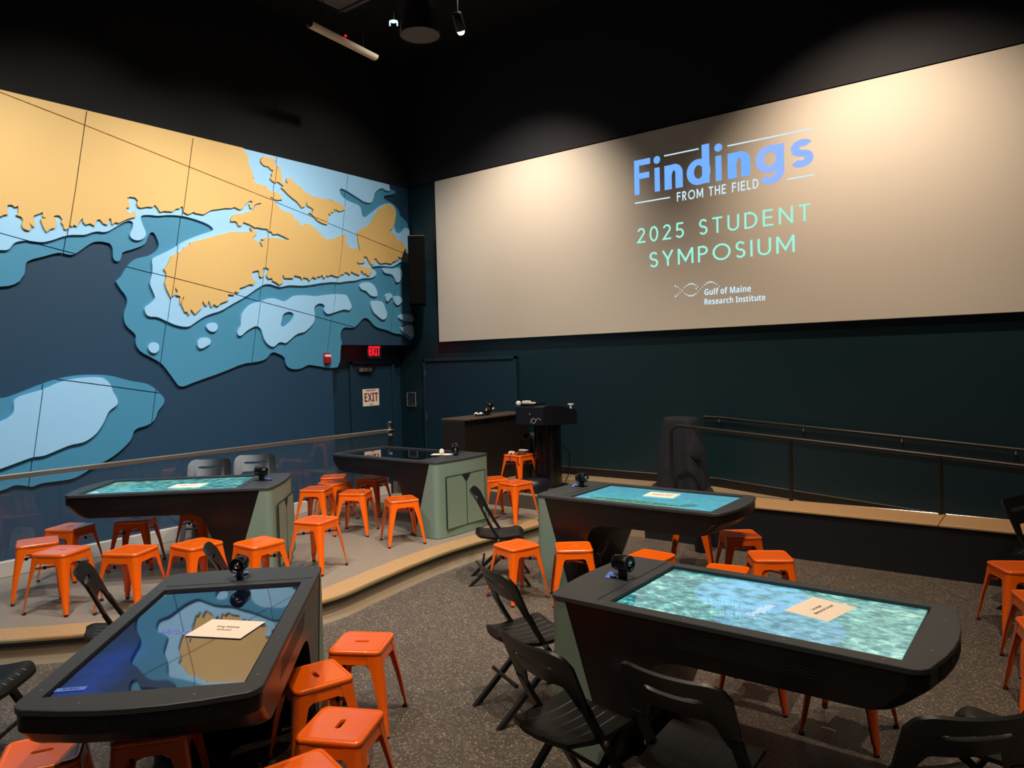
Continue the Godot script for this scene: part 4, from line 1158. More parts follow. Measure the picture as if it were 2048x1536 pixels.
func stadium_ring(ref: Array, half: float, r: float, y: float) -> Array:
	var o := []
	var poly := PackedVector2Array()
	for k in 13: poly.append(Vector2(half - r, 0) + Vector2.from_angle(-PI / 2 + PI * k / 12) * r)
	for k in 13: poly.append(Vector2(-half + r, 0) + Vector2.from_angle(PI / 2 + PI * k / 12) * r)
	for v in ref:
		var p := hit(poly, Vector2.ZERO, Vector2(v.x * half, v.z * r).angle())
		o.append(Vector3(p.x, y, p.y))
	return o

func make_stool(label: String, group: String):
	var t = thing("stool", label, "stool", Vector3.ZERO, 0.0, group)
	var H := 0.455
	var st := begin()
	var rings := []
	for p in [[0.143, 0.030, H - 0.030], [0.1475, 0.034, H - 0.028], [0.151, 0.036, H - 0.018], [0.151, 0.036, H - 0.012], [0.149, 0.036, H - 0.005], [0.144, 0.034, H - 0.001], [0.138, 0.032, H], [0.131, 0.03, H - 0.0004], [0.129, 0.03, H - 0.0022], [0.127, 0.03, H - 0.0026]]:
		rings.append(rsquare(p[0], p[1], p[2]))
	var last: Array = rings[-1]
	rings.append(stadium_ring(last, 0.042, 0.013, H - 0.0022))
	rings.append(stadium_ring(last, 0.040, 0.011, H - 0.005))
	rings.append(stadium_ring(last, 0.040, 0.011, H - 0.016))
	var edge := rings.slice(0, 10)
	var rim := rings.slice(10)
	var flat := [rings[9], rings[10]]
	for part in [edge, rim, flat]: part.reverse()
	loft(st, edge, true, 1)
	loft(st, flat, true, -1)
	loft(st, rim, true, 2)
	obj("seat", st, M.orange, t)
	# skirt under the seat, with arched corners
	for q in 4:
		st = begin()
		var b := Basis(Vector3.UP, PI / 2 * q)
		var r0 := []
		var r1 := []
		var r2 := []
		var r3 := []
		for k in 15:
			var x := lerpf(-0.125, 0.125, k / 14.0)
			var e := absf(x) / 0.125
			var low := H - 0.075 - 0.035 * smoothstep(0.55, 0.95, e)
			var off := 0.147 + (H - 0.03 - low) * 0.1
			r0.append(b * Vector3(x, H - 0.03, 0.1455))
			r1.append(b * Vector3(x, low, off))
			r2.append(b * Vector3(x, low, off - 0.004))
			r3.append(b * Vector3(x, H - 0.03, 0.1415))
		loft(st, [r0, r1], false, 1)
		loft(st, [r1, r2], false, -1)
		loft(st, [r2, r3], false, 2)
		obj("skirt", st, M.orange, t)
	# four folded legs
	for q in 4:
		var b := Basis(Vector3.UP, PI / 2 * q)
		st = begin()
		var ro := []
		var ri := []
		for lv in [[H - 0.028, 0.1485, 0.072], [H - 0.075, 0.1535, 0.070], [H - 0.10, 0.156, 0.062], [0.20, 0.178, 0.043], [0.058, 0.194, 0.032], [0.055, 0.1935, 0.026], [0.008, 0.198, 0.024]]:
			var y: float = lv[0]
			var c: float = lv[1]
			var w: float = lv[2]
			var r := minf(0.034, w * 0.8)
			var o := []
			var n := []
			for k in 3: o.append(Vector3(c - w + (w - r) * k / 3.0, y, c))
			for k in 7:
				var a := PI / 2 - PI / 2 * k / 6.0
				o.append(Vector3(c - r + cos(a) * r, y, c - r + sin(a) * r))
			for k in 3: o.append(Vector3(c, y, c - r - (w - r) * (k + 1) / 3.0))
			var mid := Vector3(c - w * 0.62, y, c - w * 0.62)
			for v in o: n.append(v + (mid - v).normalized() * 0.0045)
			for k in o.size():
				o[k] = b * o[k]
				n[k] = b * n[k]
			ro.append(o)
			ri.append(n)
		loft(st, ro, false, 1)
		var rr := ri.duplicate()
		rr.reverse()
		loft(st, rr, false, 2)
		for i in ro.size() - 1:
			quad(st, ri[i][0], ri[i + 1][0], ro[i + 1][0], ro[i][0])
			var e: int = ro[i].size() - 1
			quad(st, ro[i][e], ro[i + 1][e], ri[i + 1][e], ri[i][e])
		for k in ro[0].size() - 1: quad(st, ro[-1][k], ri[-1][k], ri[-1][k + 1], ro[-1][k + 1])
		var leg := obj("leg", st, M.orange, t)
		st = begin()
		var rib := []
		for y in [0.066, 0.075, 0.14, 0.205, 0.214]:
			var c := lerpf(0.198, 0.178, (y - 0.008) / 0.192)
			var s := 0.6 if y < 0.07 or y > 0.21 else 1.0
			var ring := []
			for k in 8:
				var a := TAU * k / 8
				ring.append(b * (Vector3(c - 0.0118, y, c - 0.0118) + Vector3(0.7071, 0, 0.7071) * cos(a) * 0.0042 * s + Vector3(0.7071, 0, -0.7071) * sin(a) * 0.0052 * s))
			rib.append(ring)
		loft(st, rib, true, 1)
		obj("rib", st, M.orange, leg)
		st = begin()
		add_lathe(st, [Vector2(0, 0.012), Vector2(0.014, 0.012), Vector2(0.0155, 0.0), Vector2(0, 0.0)], 10, Transform3D(b, b * Vector3(0.184, 0.0, 0.184)))
		obj("foot", st, M.rubber, leg)
	st = begin()
	add_box(st, Vector3(0, 0.335, 0), Vector3(0.40, 0.016, 0.005), 0.0, Basis(Vector3.UP, PI / 4))
	add_box(st, Vector3(0, 0.330, 0), Vector3(0.40, 0.016, 0.005), 0.0, Basis(Vector3.UP, -PI / 4))
	obj("cross_brace", st, M.orange, t)
	for q in 4:
		var b := Basis(Vector3.UP, PI / 2 * q + PI / 4)
		st = begin()
		add_box(st, b * Vector3(0.115, 0.333, 0), Vector3(0.02, 0.026, 0.014), 0.003, b)
		obj("brace_clip", st, M.rubber, t)
	return t

func build_stools():
	var PL := 0.174
	var SG := 0.341
	var list := [
		["orange stool nearest the left edge on the platform, seat partly behind its neighbour", -6.79, PL, -2.38, 70.0, "B"],
		["orange stool front of the trio at the far left of the platform", -6.27, PL, -2.36, 27.0, "B"],
		["orange stool rear of the trio at the left end of the reef screen table", -7.17, PL, -2.78, 27.0, "B"],
		["orange stool tucked under the tip of the reef screen table", -7.0, PL, -3.28, 45.0, "B"],
		["orange stool half hidden behind the reef screen table, only legs seen left of the arch", -6.79, PL, -3.82, 20.0, "B"],
		["orange stool behind the leg of the reef screen table, seen through the arch", -6.52, PL, -4.27, 30.0, "B"],
		["orange stool with its slot turned away, behind the lone chair by the left front table", -5.80, PL, -2.67, 118.0, "B"],
		["orange stool in front of the reef screen table, left of its black leg", -5.53, PL, -3.06, 94.0, "B"],
		["orange stool before the green end of the reef screen table, above a cylinder camera", -5.13, PL, -3.36, 90.0, "B"],
		["orange stool standing free between the two platform tables, nearest the step", -5.43, PL, -4.15, 105.0, "B"],
		["orange stool left front of the cluster by the switched off table", -6.82, PL, -5.23, 28.0, "C"],
		["orange stool second row of the cluster by the switched off table", -6.98, PL, -5.62, 88.0, "C"],
		["orange stool rearmost of the cluster beside the glass rail", -7.38, PL, -5.93, 45.0, "C"],
		["orange stool right front of the cluster beneath the switched off table edge", -6.23, PL, -5.30, 30.0, "C"],
		["orange stool before the green end of the switched off table", -5.48, PL, -5.27, 60.0, "C"],
		["orange stool under the tip of the switched off table, seat hidden by it", -6.86, PL, -6.10, 20.0, "C"],
		["orange stool behind the switched off table, one leg showing past its arch", -6.28, PL, -6.62, 40.0, "C"],
		["orange stool half hidden behind the right corner of the switched off table", -5.44, PL, -6.74, 60.0, "S"],
		["orange stool on the platform edge just in front of the stage step", -5.05, PL, -6.66, 80.0, "S"],
		["orange stool on the stage behind the podium with adapters on its seat", -5.74, SG, -7.66, 85.0, "S"],
		["orange stool beside the step, left of the two at the cyan screen table", -3.73, 0.001, -4.91, 73.0, "E"],
		["orange stool at the green end of the cyan screen table, right of its neighbour", -3.28, 0.001, -5.11, 37.0, "E"],
		["orange stool with just its seat showing behind the right front table's camera", -2.61, 0.001, -5.18, -4.0, "E"],
		["orange stool behind the cyan screen table, only legs showing beneath it", -2.85, 0.001, -6.52, 20.0, "E"],
		["orange stool off the tip of the cyan screen table, beside the navy curb", -2.27, 0.001, -6.23, 36.0, "E"],
		["orange stool alone in front of the curb, right of the cyan screen table", -1.83, 0.001, -5.66, 31.0, "E"],
		["orange stool peeking over the far edge of the seaweed screen", -1.97, 0.001, -5.10, 10.0, "E"],
		["orange stool under the far side of the seaweed table, legs showing left", -1.44, 0.001, -4.22, 5.0, "D"],
		["orange stool under the far side of the seaweed table, legs showing right", -0.92, 0.001, -4.09, -4.0, "D"],
		["orange stool at the right edge of the picture, rearmost and nearest the curb", -0.27, 0.001, -6.27, 30.0, "R"],
		["orange stool at the right edge of the picture, middle of three", -0.10, 0.001, -5.55, 20.0, "R"],
		["orange stool at the right edge of the picture, nearest of three", -0.06, 0.001, -4.98, 15.0, "R"],
		["orange stool standing free in the aisle right of the left front table", -3.16, 0.001, -2.70, 30.0, "A"],
		["orange stool pushed half under the right side of the left front table", -3.02, 0.001, -2.27, -18.0, "A"],
		["orange stool near the bottom of the picture, fully lit, right of the left front table", -2.51, 0.001, -2.01, 116.0, "A"],
		["orange stool cut by the bottom edge, right of the left front table", -2.32, 0.001, -1.66, 75.0, "A"],
		["orange stool at the bottom left corner under the left front table tip", -3.36, 0.001, -1.16, 61.0, "A"],
		["orange stool beneath the left front table tip, only legs showing", -3.20, 0.001, -1.55, 50.0, "A"]]
	var groups := {"B": "stools round the reef screen table", "C": "stools round the switched off table", "S": "stools by the stage", "E": "stools round the cyan screen table", "D": "stools under the seaweed table", "R": "stools at the right edge", "A": "stools round the left front table"}
	var first = null
	for s in list:
		var at := Vector3(s[1], s[2], s[3])
		if first == null:
			first = make_stool(s[0], groups[s[5]])
			first.position = at
			first.rotation.y = deg_to_rad(s[4])
		else:
			dup(first, at, deg_to_rad(s[4]), s[0], groups[s[5]])

# ------------------------------------------------------------------ folding chairs (front is +x)
func make_chair(label: String):
	var t = thing("folding_chair", label, "chair", Vector3.ZERO, 0.0, "black folding chairs")
	var foot := Vector3(0.26, 0.0, 0.0)
	var topv := Vector3(-0.265, 0.845, 0.0)
	var up := (topv - foot).normalized()
	var L := (topv - foot).length()
	var nrm := Vector3(up.y, -up.x, 0)       # towards the sitter
	var mid := L - 0.098
	var at := func(w: float, s: float, d: float):
		var bow := 0.035 * (pow(w / 0.225, 2.0)) * smoothstep(L - 0.32, L - 0.2, s)
		return foot + up * s + Vector3(0, 0, w) + nrm * (d + bow)
	var hole := func(w: float): return 0.0145 * sqrt(maxf(0.0, 1.0 - pow(absf(w) / 0.125, 6.0)))
	var top_s := func(w: float):
		var e := maxf(0.0, (absf(w) - 0.145) / 0.08)
		return L - 0.006 * pow(w / 0.2, 2.0) - 0.08 * (1.0 - sqrt(maxf(0.0, 1.0 - e * e)))
	var bot_s := func(w: float): return L - 0.205 - 0.13 * smoothstep(0.115, 0.185, absf(w))
	var st := begin()
	var n := 32
	for band in 2:
		var f_lo := []
		var f_hi := []
		var b_lo := []
		var b_hi := []
		for i in n + 1:
			var w := lerpf(-0.225, 0.225, i / float(n))
			var lo: float = bot_s.call(w) if band == 0 else mid + hole.call(w)
			var hi: float = mid - hole.call(w) if band == 0 else top_s.call(w)
			hi = maxf(hi, lo + 0.001) if band == 1 else hi
			f_lo.append(at.call(w, lo, 0.007))
			f_hi.append(at.call(w, hi, 0.007))
			b_lo.append(at.call(w, lo, -0.007))
			b_hi.append(at.call(w, hi, -0.007))
		loft(st, [f_lo, f_hi], false, 1)
		loft(st, [b_hi, b_lo], false, 2)
		loft(st, [f_hi, b_hi], false, 3)
		loft(st, [b_lo, f_lo], false, 4)
		for e in [0, n]: quad(st, f_lo[e], f_hi[e], b_hi[e], b_lo[e])
	obj("backrest", st, M.chair, t)
	for side in [-1, 1]:
		st = begin()
		var rr := []
		for lv in [[L - 0.28, 0.047], [L - 0.40, 0.045], [0.30, 0.045], [0.0, 0.04]]:
			var ring := []
			for q in [[0.0, 0.011], [float(lv[1]), 0.011], [float(lv[1]), -0.011], [0.0, -0.011]]:
				ring.append(at.call(side * (0.225 - q[0]), lv[0], q[1]))
			rr.append(ring)
		loft(st, rr, true, -1)
		cap(st, rr[0], false)
		cap(st, rr[-1], true)
		obj("front_leg", st, M.chair, t)
		st = begin()
		rr = []
		for lv in [[0.0, -0.275, 0.042], [0.5, -0.04, 0.042], [1.0, 0.185, 0.036]]:
			var y: float = lv[0] * 0.43
			var x: float = lv[1]
			var ring := []
			for q in [[-0.02, 0.0], [0.02, 0.0], [0.02, 1.0], [-0.02, 1.0]]:
				ring.append(Vector3(x + q[0], y, side * (0.172 - 0.026 * q[1])))
			rr.append(ring)
		loft(st, rr, true, -1)
		cap(st, rr[0], false)
		cap(st, rr[-1], true)
		obj("rear_leg", st, M.chair, t)
	st = begin()
	add_tube(st, [Vector3(-0.16, 0.205, -0.15), Vector3(-0.16, 0.205, 0.15)], 0.011, 8)
	obj("cross_bar", st, M.chair, t)
	st = begin()
	add_tube(st, [Vector3(0.15, 0.175, -0.19), Vector3(0.15, 0.175, 0.19)], 0.011, 8)
	obj("cross_bar", st, M.chair, t)
	# moulded seat
	st = begin()
	var tops := []
	var bots := []
	for i in 21:
		var x := lerpf(-0.225, 0.215, i / 20.0)
		var f := i / 20.0
		var half := 0.172 + 0.03 * smoothstep(0.18, 0.5, f) - 0.10 * pow(maxf(0.0, 0.12 - f) / 0.12, 2.0) - 0.03 * pow(maxf(0.0, f - 0.9) / 0.1, 2.0)
		var y := 0.452 - 0.02 * sin(PI * clampf(f * 1.1, 0.0, 1.0)) + 0.012 * pow(maxf(0.0, 0.2 - f) / 0.2, 2.0) - 0.035 * pow(maxf(0.0, f - 0.85) / 0.15, 2.0)
		var tr := []
		var br := []
		for k in 17:
			var z := lerpf(-half, half, k / 16.0)
			var yy := y + 0.010 * pow(absf(z) / half, 4.0)
			tr.append(Vector3(x, yy, z))
			br.append(Vector3(x, yy - 0.02, z))
		tops.append(tr)
		bots.append(br)
	loft(st, tops, false, 1)
	bots.reverse()
	loft(st, bots, false, 2)
	bots.reverse()
	for i in 20:
		quad(st, tops[i][0], bots[i][0], bots[i + 1][0], tops[i + 1][0])
		quad(st, tops[i + 1][16], bots[i + 1][16], bots[i][16], tops[i][16])
	for k in 16:
		quad(st, tops[0][k + 1], bots[0][k + 1], bots[0][k], tops[0][k])
		quad(st, tops[20][k], bots[20][k], bots[20][k + 1], tops[20][k + 1])
	obj("seat", st, M.chair, t)
	for z in [-0.12, -0.06, 0.0, 0.06, 0.12]:
		st = begin()
		var r0 := []
		var r1 := []
		var r2 := []
		for i in range(2, 20):
			var f := i / 20.0
			var x := lerpf(-0.225, 0.215, f)
			var y := 0.452 - 0.02 * sin(PI * clampf(f * 1.1, 0.0, 1.0)) + 0.012 * pow(maxf(0.0, 0.2 - f) / 0.2, 2.0) - 0.035 * pow(maxf(0.0, f - 0.85) / 0.15, 2.0)
			y += 0.010 * pow(absf(z) / 0.2, 4.0)
			r0.append(Vector3(x, y - 0.0005, z - 0.004))
			r1.append(Vector3(x, y + 0.0022, z))
			r2.append(Vector3(x, y - 0.0005, z + 0.004))
		loft(st, [r0, r1, r2], false, -1)
		obj("seat_ridge", st, M.chair, t)
	var bolt := CylinderMesh.new()
	bolt.top_radius = 0.012
	bolt.bottom_radius = 0.012
	bolt.height = 0.006
	bolt.radial_segments = 12
	for side in [-1, 1]:
		var o := obj("pivot_bolt", bolt, M.steel, t, Vector3(-0.01, 0.425, side * 0.227))
		o.rotation.x = PI / 2
	return t

func build_chairs():
	var PL := 0.174
	var list := [
		["black folding chair seen from the side, beside the curved step and the cyan table", -4.14, 0.001, -5.21, 0.8, -0.6],
		["black folding chair behind the green end of the seaweed table, back to the aisle", -2.49, 0.001, -3.37, 0.43, -0.9],
		["black folding chair in front of the green end of the seaweed table, nearest the aisle", -1.72, 0.001, -2.62, 0.25, -0.97],
		["black folding chair at the bottom centre facing the seaweed table with a ridged shiny seat", -1.15, 0.001, -2.66, 0.05, -1.0],
		["black folding chair cut by the bottom right corner, back towards the viewer", -0.36, 0.001, -2.88, -0.62, -0.78],
		["black folding chair at the tip of the seaweed table, only its seat edge in view", -0.17, 0.001, -3.46, -1.0, 0.0],
		["black folding chair at the right edge in front of the curb, behind a stool", -0.10, 0.001, -6.72, 0.93, 0.37],
		["black folding chair behind the reef screen table, left of the pair by the glass rail", -7.32, PL, -4.18, 0.72, 0.69],
		["black folding chair behind the reef screen table, right of the pair by the glass rail", -7.20, PL, -4.66, 0.72, 0.69],
		["black folding chair at the left side of the left front table, tall back showing", -4.55, 0.001, -2.06, 0.45, -0.89],
		["black folding chair at the far left edge, seat and crossed legs showing", -4.45, 0.001, -1.24, 0.72, -0.69],
		["black folding chair behind the far end of the left front table, top of back showing", -4.32, 0.001, -2.74, 0.5, -0.87]]
	var first = null
	for c in list:
		var at := Vector3(c[1], c[2], c[3])
		var turn := atan2(-float(c[5]), float(c[4]))
		if first == null:
			first = make_chair(c[0])
			first.position = at
			first.rotation.y = turn
		else:
			dup(first, at, turn, c[0], "black folding chairs")

# ------------------------------------------------------------------ things on the stage
func blob(st: SurfaceTool, c: Vector3, r: Vector3, basis := Basis(), seg := 16, group := 1):
	var rings := []
	for i in 11:
		var a := PI * i / 10.0
		var ring := []
		for k in seg:
			var b := TAU * k / seg
			var s := maxf(sin(a), 0.001)
			ring.append(c + basis * Vector3(cos(b) * s * r.x, -cos(a) * r.y, sin(b) * s * r.z))
		rings.append(ring)
	loft(st, rings, true, group)

func build_stage_things():
	var st := begin()
	# counter
	var o := Vector3(-6.6, 0.341, -8.1)
	var cab = thing("counter", "dark brown counter with a thin top on the stage before the double doors", "counter", o)
	obj("body", box_mesh(Vector3(0.36, 0.89, 1.46), 0.004), M.cabinet, cab, Vector3(-0.0, 0.446, 0.0))
	obj("end_panel", box_mesh(Vector3(0.40, 0.895, 0.03), 0.003), M.cabinet, cab, Vector3(0.0, 0.448, 0.746))
	obj("counter_top", box_mesh(Vector3(0.46, 0.022, 1.50), 0.003), M.cabinet_top, cab, Vector3(0.012, 0.908, 0.006))
	for z in [0.70, 0.22, -0.26]:
		st = begin()
		add_prism(st, PackedVector2Array([Vector2(0.18, 0.896), Vector2(0.236, 0.896), Vector2(0.18, 0.80)]), z - 0.01, z + 0.01, func(a, b, d): return Vector3(a, b, d))
		obj("gusset", st, M.dark, cab)
	for z in [0.24, -0.24]:
		obj("panel_joint", box_mesh(Vector3(0.003, 0.86, 0.004)), M.dark, cab, Vector3(0.180, 0.44, z))
	# things on the counter
	var top := 1.261
	var hp = thing("headset", "white and black headset lying at the near end of the dark counter", "headset", Vector3(-6.55, top, -7.78))
	st = begin()
	blob(st, Vector3(0, 0.03, 0), Vector3(0.035, 0.03, 0.035))
	blob(st, Vector3(0.02, 0.03, -0.075), Vector3(0.03, 0.028, 0.03))
	obj("ear_cup", st, M.white, hp)
	st = begin()
	add_tube(st, [Vector3(0.0, 0.03, 0.03), Vector3(0.06, 0.022, 0.02), Vector3(0.085, 0.022, -0.04), Vector3(0.075, 0.022, -0.10), Vector3(0.03, 0.03, -0.10)], 0.012, 8)
	obj("headband", st, M.plastic_black, hp)
	var pet = thing("plush_toy", "small black plush animal with pointed ears and a white muzzle on the dark counter", "toy", Vector3(-6.58, top, -8.05))
	st = begin()
	blob(st, Vector3(0, 0.06, 0), Vector3(0.07, 0.06, 0.085), Basis(Vector3.RIGHT, 0.3))
	blob(st, Vector3(0.01, 0.12, -0.06), Vector3(0.045, 0.06, 0.05))
	blob(st, Vector3(0.0, 0.02, 0.10), Vector3(0.03, 0.014, 0.07), Basis(Vector3.RIGHT, 0.2))
	obj("body", st, M.plastic_black, pet)
	st = begin()
	add_lathe(st, [Vector2(0.022, 0), Vector2(0.015, 0.03), Vector2(0.001, 0.062)], 8, Transform3D(Basis(Vector3.RIGHT, -0.7), Vector3(0.02, 0.155, -0.085)))
	add_lathe(st, [Vector2(0.022, 0), Vector2(0.015, 0.03), Vector2(0.001, 0.055)], 8, Transform3D(Basis(), Vector3(-0.02, 0.16, -0.05)))
	obj("ear", st, M.plastic_black, pet)
	st = begin()
	blob(st, Vector3(0.04, 0.088, -0.085), Vector3(0.022, 0.02, 0.022))
	obj("muzzle", st, M.white, pet)
	# podium
	var pp := Vector3(-5.42, 0.341, -7.88)
	var pod = thing("podium", "dark navy lectern with a wide head on a rounded column on the stage", "podium", pp)
	st = begin()
	add_prism(st, PackedVector2Array([Vector2(0.385, 0.862), Vector2(0.39, 1.085), Vector2(0.30, 1.10), Vector2(0.10, 1.092), Vector2(-0.12, 1.062), Vector2(-0.40, 1.0), Vector2(-0.40, 0.815)]), -0.225, 0.205, func(a, b, d): return Vector3(d, b, a))
	obj("head", st, M.podium, pod)
	st = begin()
	var rings := []
	for y in [0.03, 0.84]:
		var ring := []
		for k in 32: ring.append(Vector3(cos(TAU * k / 32) * 0.165, y, sin(TAU * k / 32) * 0.20))
		rings.append(ring)
	loft(st, rings, true, 1)
	obj("column", st, M.podium_gloss, pod)
	st = begin()
	rings = []
	for p in [[0.27, 0.0], [0.28, 0.01], [0.27, 0.03], [0.05, 0.035]]:
		var ring := []
		for k in 32: ring.append(Vector3(cos(TAU * k / 32) * p[0] * 0.85, p[1], -0.03 + sin(TAU * k / 32) * p[0]))
		rings.append(ring)
	loft(st, rings, true, 1)
	obj("base_plate", st, M.podium, pod)
	st = begin()
	rings = []
	for p in [[0.0, 0.0], [0.0, 0.03], [0.005, 0.10], [0.03, 0.145], [0.07, 0.163], [0.12, 0.168], [0.25, 0.168]]:
		rings.append([Vector3(-0.20, 0, 0.47 - p[0]), Vector3(-0.20, p[1], 0.47 - p[0]), Vector3(0.14, p[1], 0.47 - p[0]), Vector3(0.14, 0, 0.47 - p[0])])
	loft(st, rings, false, 2)
	obj("foot", st, M.podium, pod)
	st = begin()
	var face := 0.3945
	for k in 10:
		var a := TAU * k / 10
		add_box(st, Vector3(0.06 + cos(a) * 0.03, 0.915 + sin(a) * 0.03, face), Vector3(0.009, 0.009, 0.004))
	for k in 6:
		var a := PI * k / 5
		add_box(st, Vector3(0.135 + cos(a) * 0.03, 0.925 + sin(a) * 0.022, face), Vector3(0.008, 0.008, 0.004))
	for k in 3: add_box(st, Vector3(0.01 + 0.006 * k, 0.89 + 0.02 * k, face), Vector3(0.007, 0.007, 0.004))
	add_box(st, Vector3(0.0, 1.0, face), Vector3(0.012, 0.012, 0.004))
	obj("dotted_emblem", st, M.fog_white, pod)
	st = begin()
	add_tube(st, [Vector3(0.12, 0.55, -0.18), Vector3(0.19, 0.45, -0.22), Vector3(0.19, 0.2, -0.22), Vector3(0.13, 0.06, -0.2)], 0.006, 8)
	obj("cable", st, M.plastic_black, pod)
	# things on and by the podium
	var lap = obj("laptop", box_mesh(Vector3(0.20, 0.02, 0.30), 0.004), M.plastic_black, null, pp + Vector3(-0.09, 1.113, 0.19))
	tag(lap, "closed black laptop on top of the podium head", "laptop")
	var bx = thing("adapter_box", "white adapter box lying on the closed laptop on the podium", "adapter", pp + Vector3(-0.15, 1.124, 0.25))
	obj("box", box_mesh(Vector3(0.085, 0.035, 0.09), 0.004), M.white, bx, Vector3(0, 0.0175, 0))
	obj("plug", box_mesh(Vector3(0.10, 0.018, 0.04), 0.003), M.white, bx, Vector3(0.08, 0.009, -0.01))
	st = begin()
	blob(st, Vector3.ZERO, Vector3(0.035, 0.035, 0.035), Basis(), 9, -1)
	tag(obj("tissue", st, M.white, null, pp + Vector3(-0.205, 1.13, 0.35)), "white crumpled tissue at the left corner of the podium head", "tissue")
	var mic = thing("adapter_plug", "small white T-shaped adapter standing on the right end of the podium head", "adapter", pp + Vector3(0.17, 1.01, -0.31))
	obj("stalk", box_mesh(Vector3(0.022, 0.07, 0.022), 0.003), M.white, mic, Vector3(0, 0.035, 0))
	obj("bar", box_mesh(Vector3(0.075, 0.018, 0.035), 0.003), M.white, mic, Vector3(0.0, 0.075, 0))
	var bag = thing("equipment_box", "black equipment box with a pale cloth over it, between counter and podium", "box", Vector3(-5.86, 0.341, -8.1))
	obj("case", box_mesh(Vector3(0.18, 0.62, 0.24), 0.006), M.plastic_black, bag, Vector3(0, 0.31, 0))
	st = begin()
	var r0 := []
	for q in [[-0.06, 0.0], [-0.02, 0.06], [0.05, 0.075], [0.1, 0.02], [0.105, -0.09], [0.11, -0.18]]: r0.append(q)
	var ra := []
	var rb := []
	for i in r0.size():
		ra.append(Vector3(r0[i][0], 0.625 + r0[i][1], 0.10 + 0.015 * sin(i * 2.0)))
		rb.append(Vector3(r0[i][0], 0.625 + r0[i][1] - 0.01, -0.02 + 0.02 * cos(i * 1.7)))
	loft(st, [ra, rb], false, 1)
	loft(st, [rb, ra], false, 2)
	obj("cloth", st, M.cabinet_top, bag)
	st = begin()
	for q in [[0.40, 0.02], [0.36, 0.03], [0.30, 0.015], [0.27, 0.03]]: add_box(st, Vector3(0.0905, q[0] + 0.05, 0.06 - q[1]), Vector3(0.003, 0.012, 0.03))
	obj("mark", st, M.fog_white, bag)
	# adapters on the stage stool
	var sy := 0.341 + 0.456
	var ad = thing("power_adapter", "two white power adapters with black cords on the stage stool behind the podium", "adapter", Vector3(-5.74, sy, -7.66))
	obj("block", box_mesh(Vector3(0.075, 0.035, 0.05), 0.004), M.white, ad, Vector3(-0.07, 0.0185, 0.06))
	obj("block", box_mesh(Vector3(0.10, 0.045, 0.06), 0.004), M.cabinet_top, ad, Vector3(0.07, 0.0235, 0.02))
	obj("plug", box_mesh(Vector3(0.13, 0.014, 0.04), 0.004), M.white, ad, Vector3(0.08, 0.053, 0.0))
	st = begin()
	add_tube(st, [Vector3(-0.05, 0.02, 0.09), Vector3(-0.02, -0.02, 0.17), Vector3(0.03, -0.16, 0.20), Vector3(0.10, -0.32, 0.17), Vector3(0.17, -0.40, 0.10)], 0.005, 8)
	add_tube(st, [Vector3(0.06, 0.02, 0.06), Vector3(0.09, 0.0, 0.15), Vector3(0.12, -0.10, 0.18), Vector3(0.17, -0.2, 0.10)], 0.005, 8)
	obj("cord", st, M.plastic_black, ad)
	# draped stand
	var dz = thing("draped_stand", "stand hidden under a dark navy cloth that pools on the floor behind the handrail post", "covered stand", Vector3(-3.77, 0.34, -8.36))
	st = begin()
	rings = []
	for i in 22:
		var f := i / 21.0
		var ring := []
		for k in 72:
			var a := TAU * k / 72
			var sq := 1.0 / pow(pow(absf(cos(a)), 4.0) + pow(absf(sin(a)), 4.0), 0.25)
			var e := clampf((f - 0.10) / 0.9, 0.0, 1.0)
			var fold := sin(a * 7.0 + 1.5 * sin(a * 2.0) + e * 0.8) * 0.7 + 0.3 * sin(a * 13.0 + 2.0)
			var rx := lerpf(0.205, 0.315, pow(e, 0.8)) + fold * 0.036 * e
			var rz := lerpf(0.15, 0.25, pow(e, 0.8)) + fold * 0.034 * e
			var shrink := 1.0
			var y := lerpf(0.93, 0.03, e)
			if f < 0.10:
				shrink = f / 0.10
				y = 0.945 - 0.012 * shrink * shrink
			ring.append(Vector3(cos(a) * sq * rx * shrink * 0.93 + 0.012 * sin(y * 9.0) * e, y, sin(a) * sq * rz * shrink * 0.93))
		rings.append(ring)
	rings.reverse()
	loft(st, rings, true, 1)
	obj("drape", st, M.cloth_navy, dz)
	st = begin()
	rings = []
	for i in 6:
		var f := i / 5.0
		var ring := []
		for k in 72:
			var a := TAU * k / 72
			var wob := 1.0 + 0.10 * sin(a * 5.0 + 1.0) + 0.06 * sin(a * 11.0)
			var rr := lerpf(0.27, 0.42, f) * wob
			var y := 0.10 * sin(PI * minf(f * 1.15, 1.0)) * (0.65 + 0.45 * sin(a * 8.0 + f * 3.0)) + 0.006
			ring.append(Vector3(cos(a) * rr, maxf(y, 0.004), sin(a) * rr * 0.82))
		rings.append(ring)
	rings.reverse()
	loft(st, rings, true, 1)
	obj("pooled_hem", st, M.cloth_navy, dz)
	st = begin()
	var fa := []
	var fb := []
	for q in [[0.17, 0.86, 0.10], [0.26, 0.74, 0.13], [0.32, 0.62, 0.12], [0.385, 0.52, 0.06]]: fa.append(Vector3(q[0], q[1], q[2]))
	for q in [[0.12, 0.62, 0.17], [0.17, 0.55, 0.19], [0.22, 0.48, 0.18], [0.25, 0.44, 0.14]]: fb.append(Vector3(q[0], q[1], q[2]))
	loft(st, [fa, fb], false, 1)
	loft(st, [fb, fa], false, 2)
	obj("flap", st, M.cloth_navy, dz)
	# small blue bin
	var bin = thing("bin", "small dark blue bin on the floor by the curb beneath the cyan table", "bin", Vector3(-2.98, 0.001, -7.12))
	st = begin()
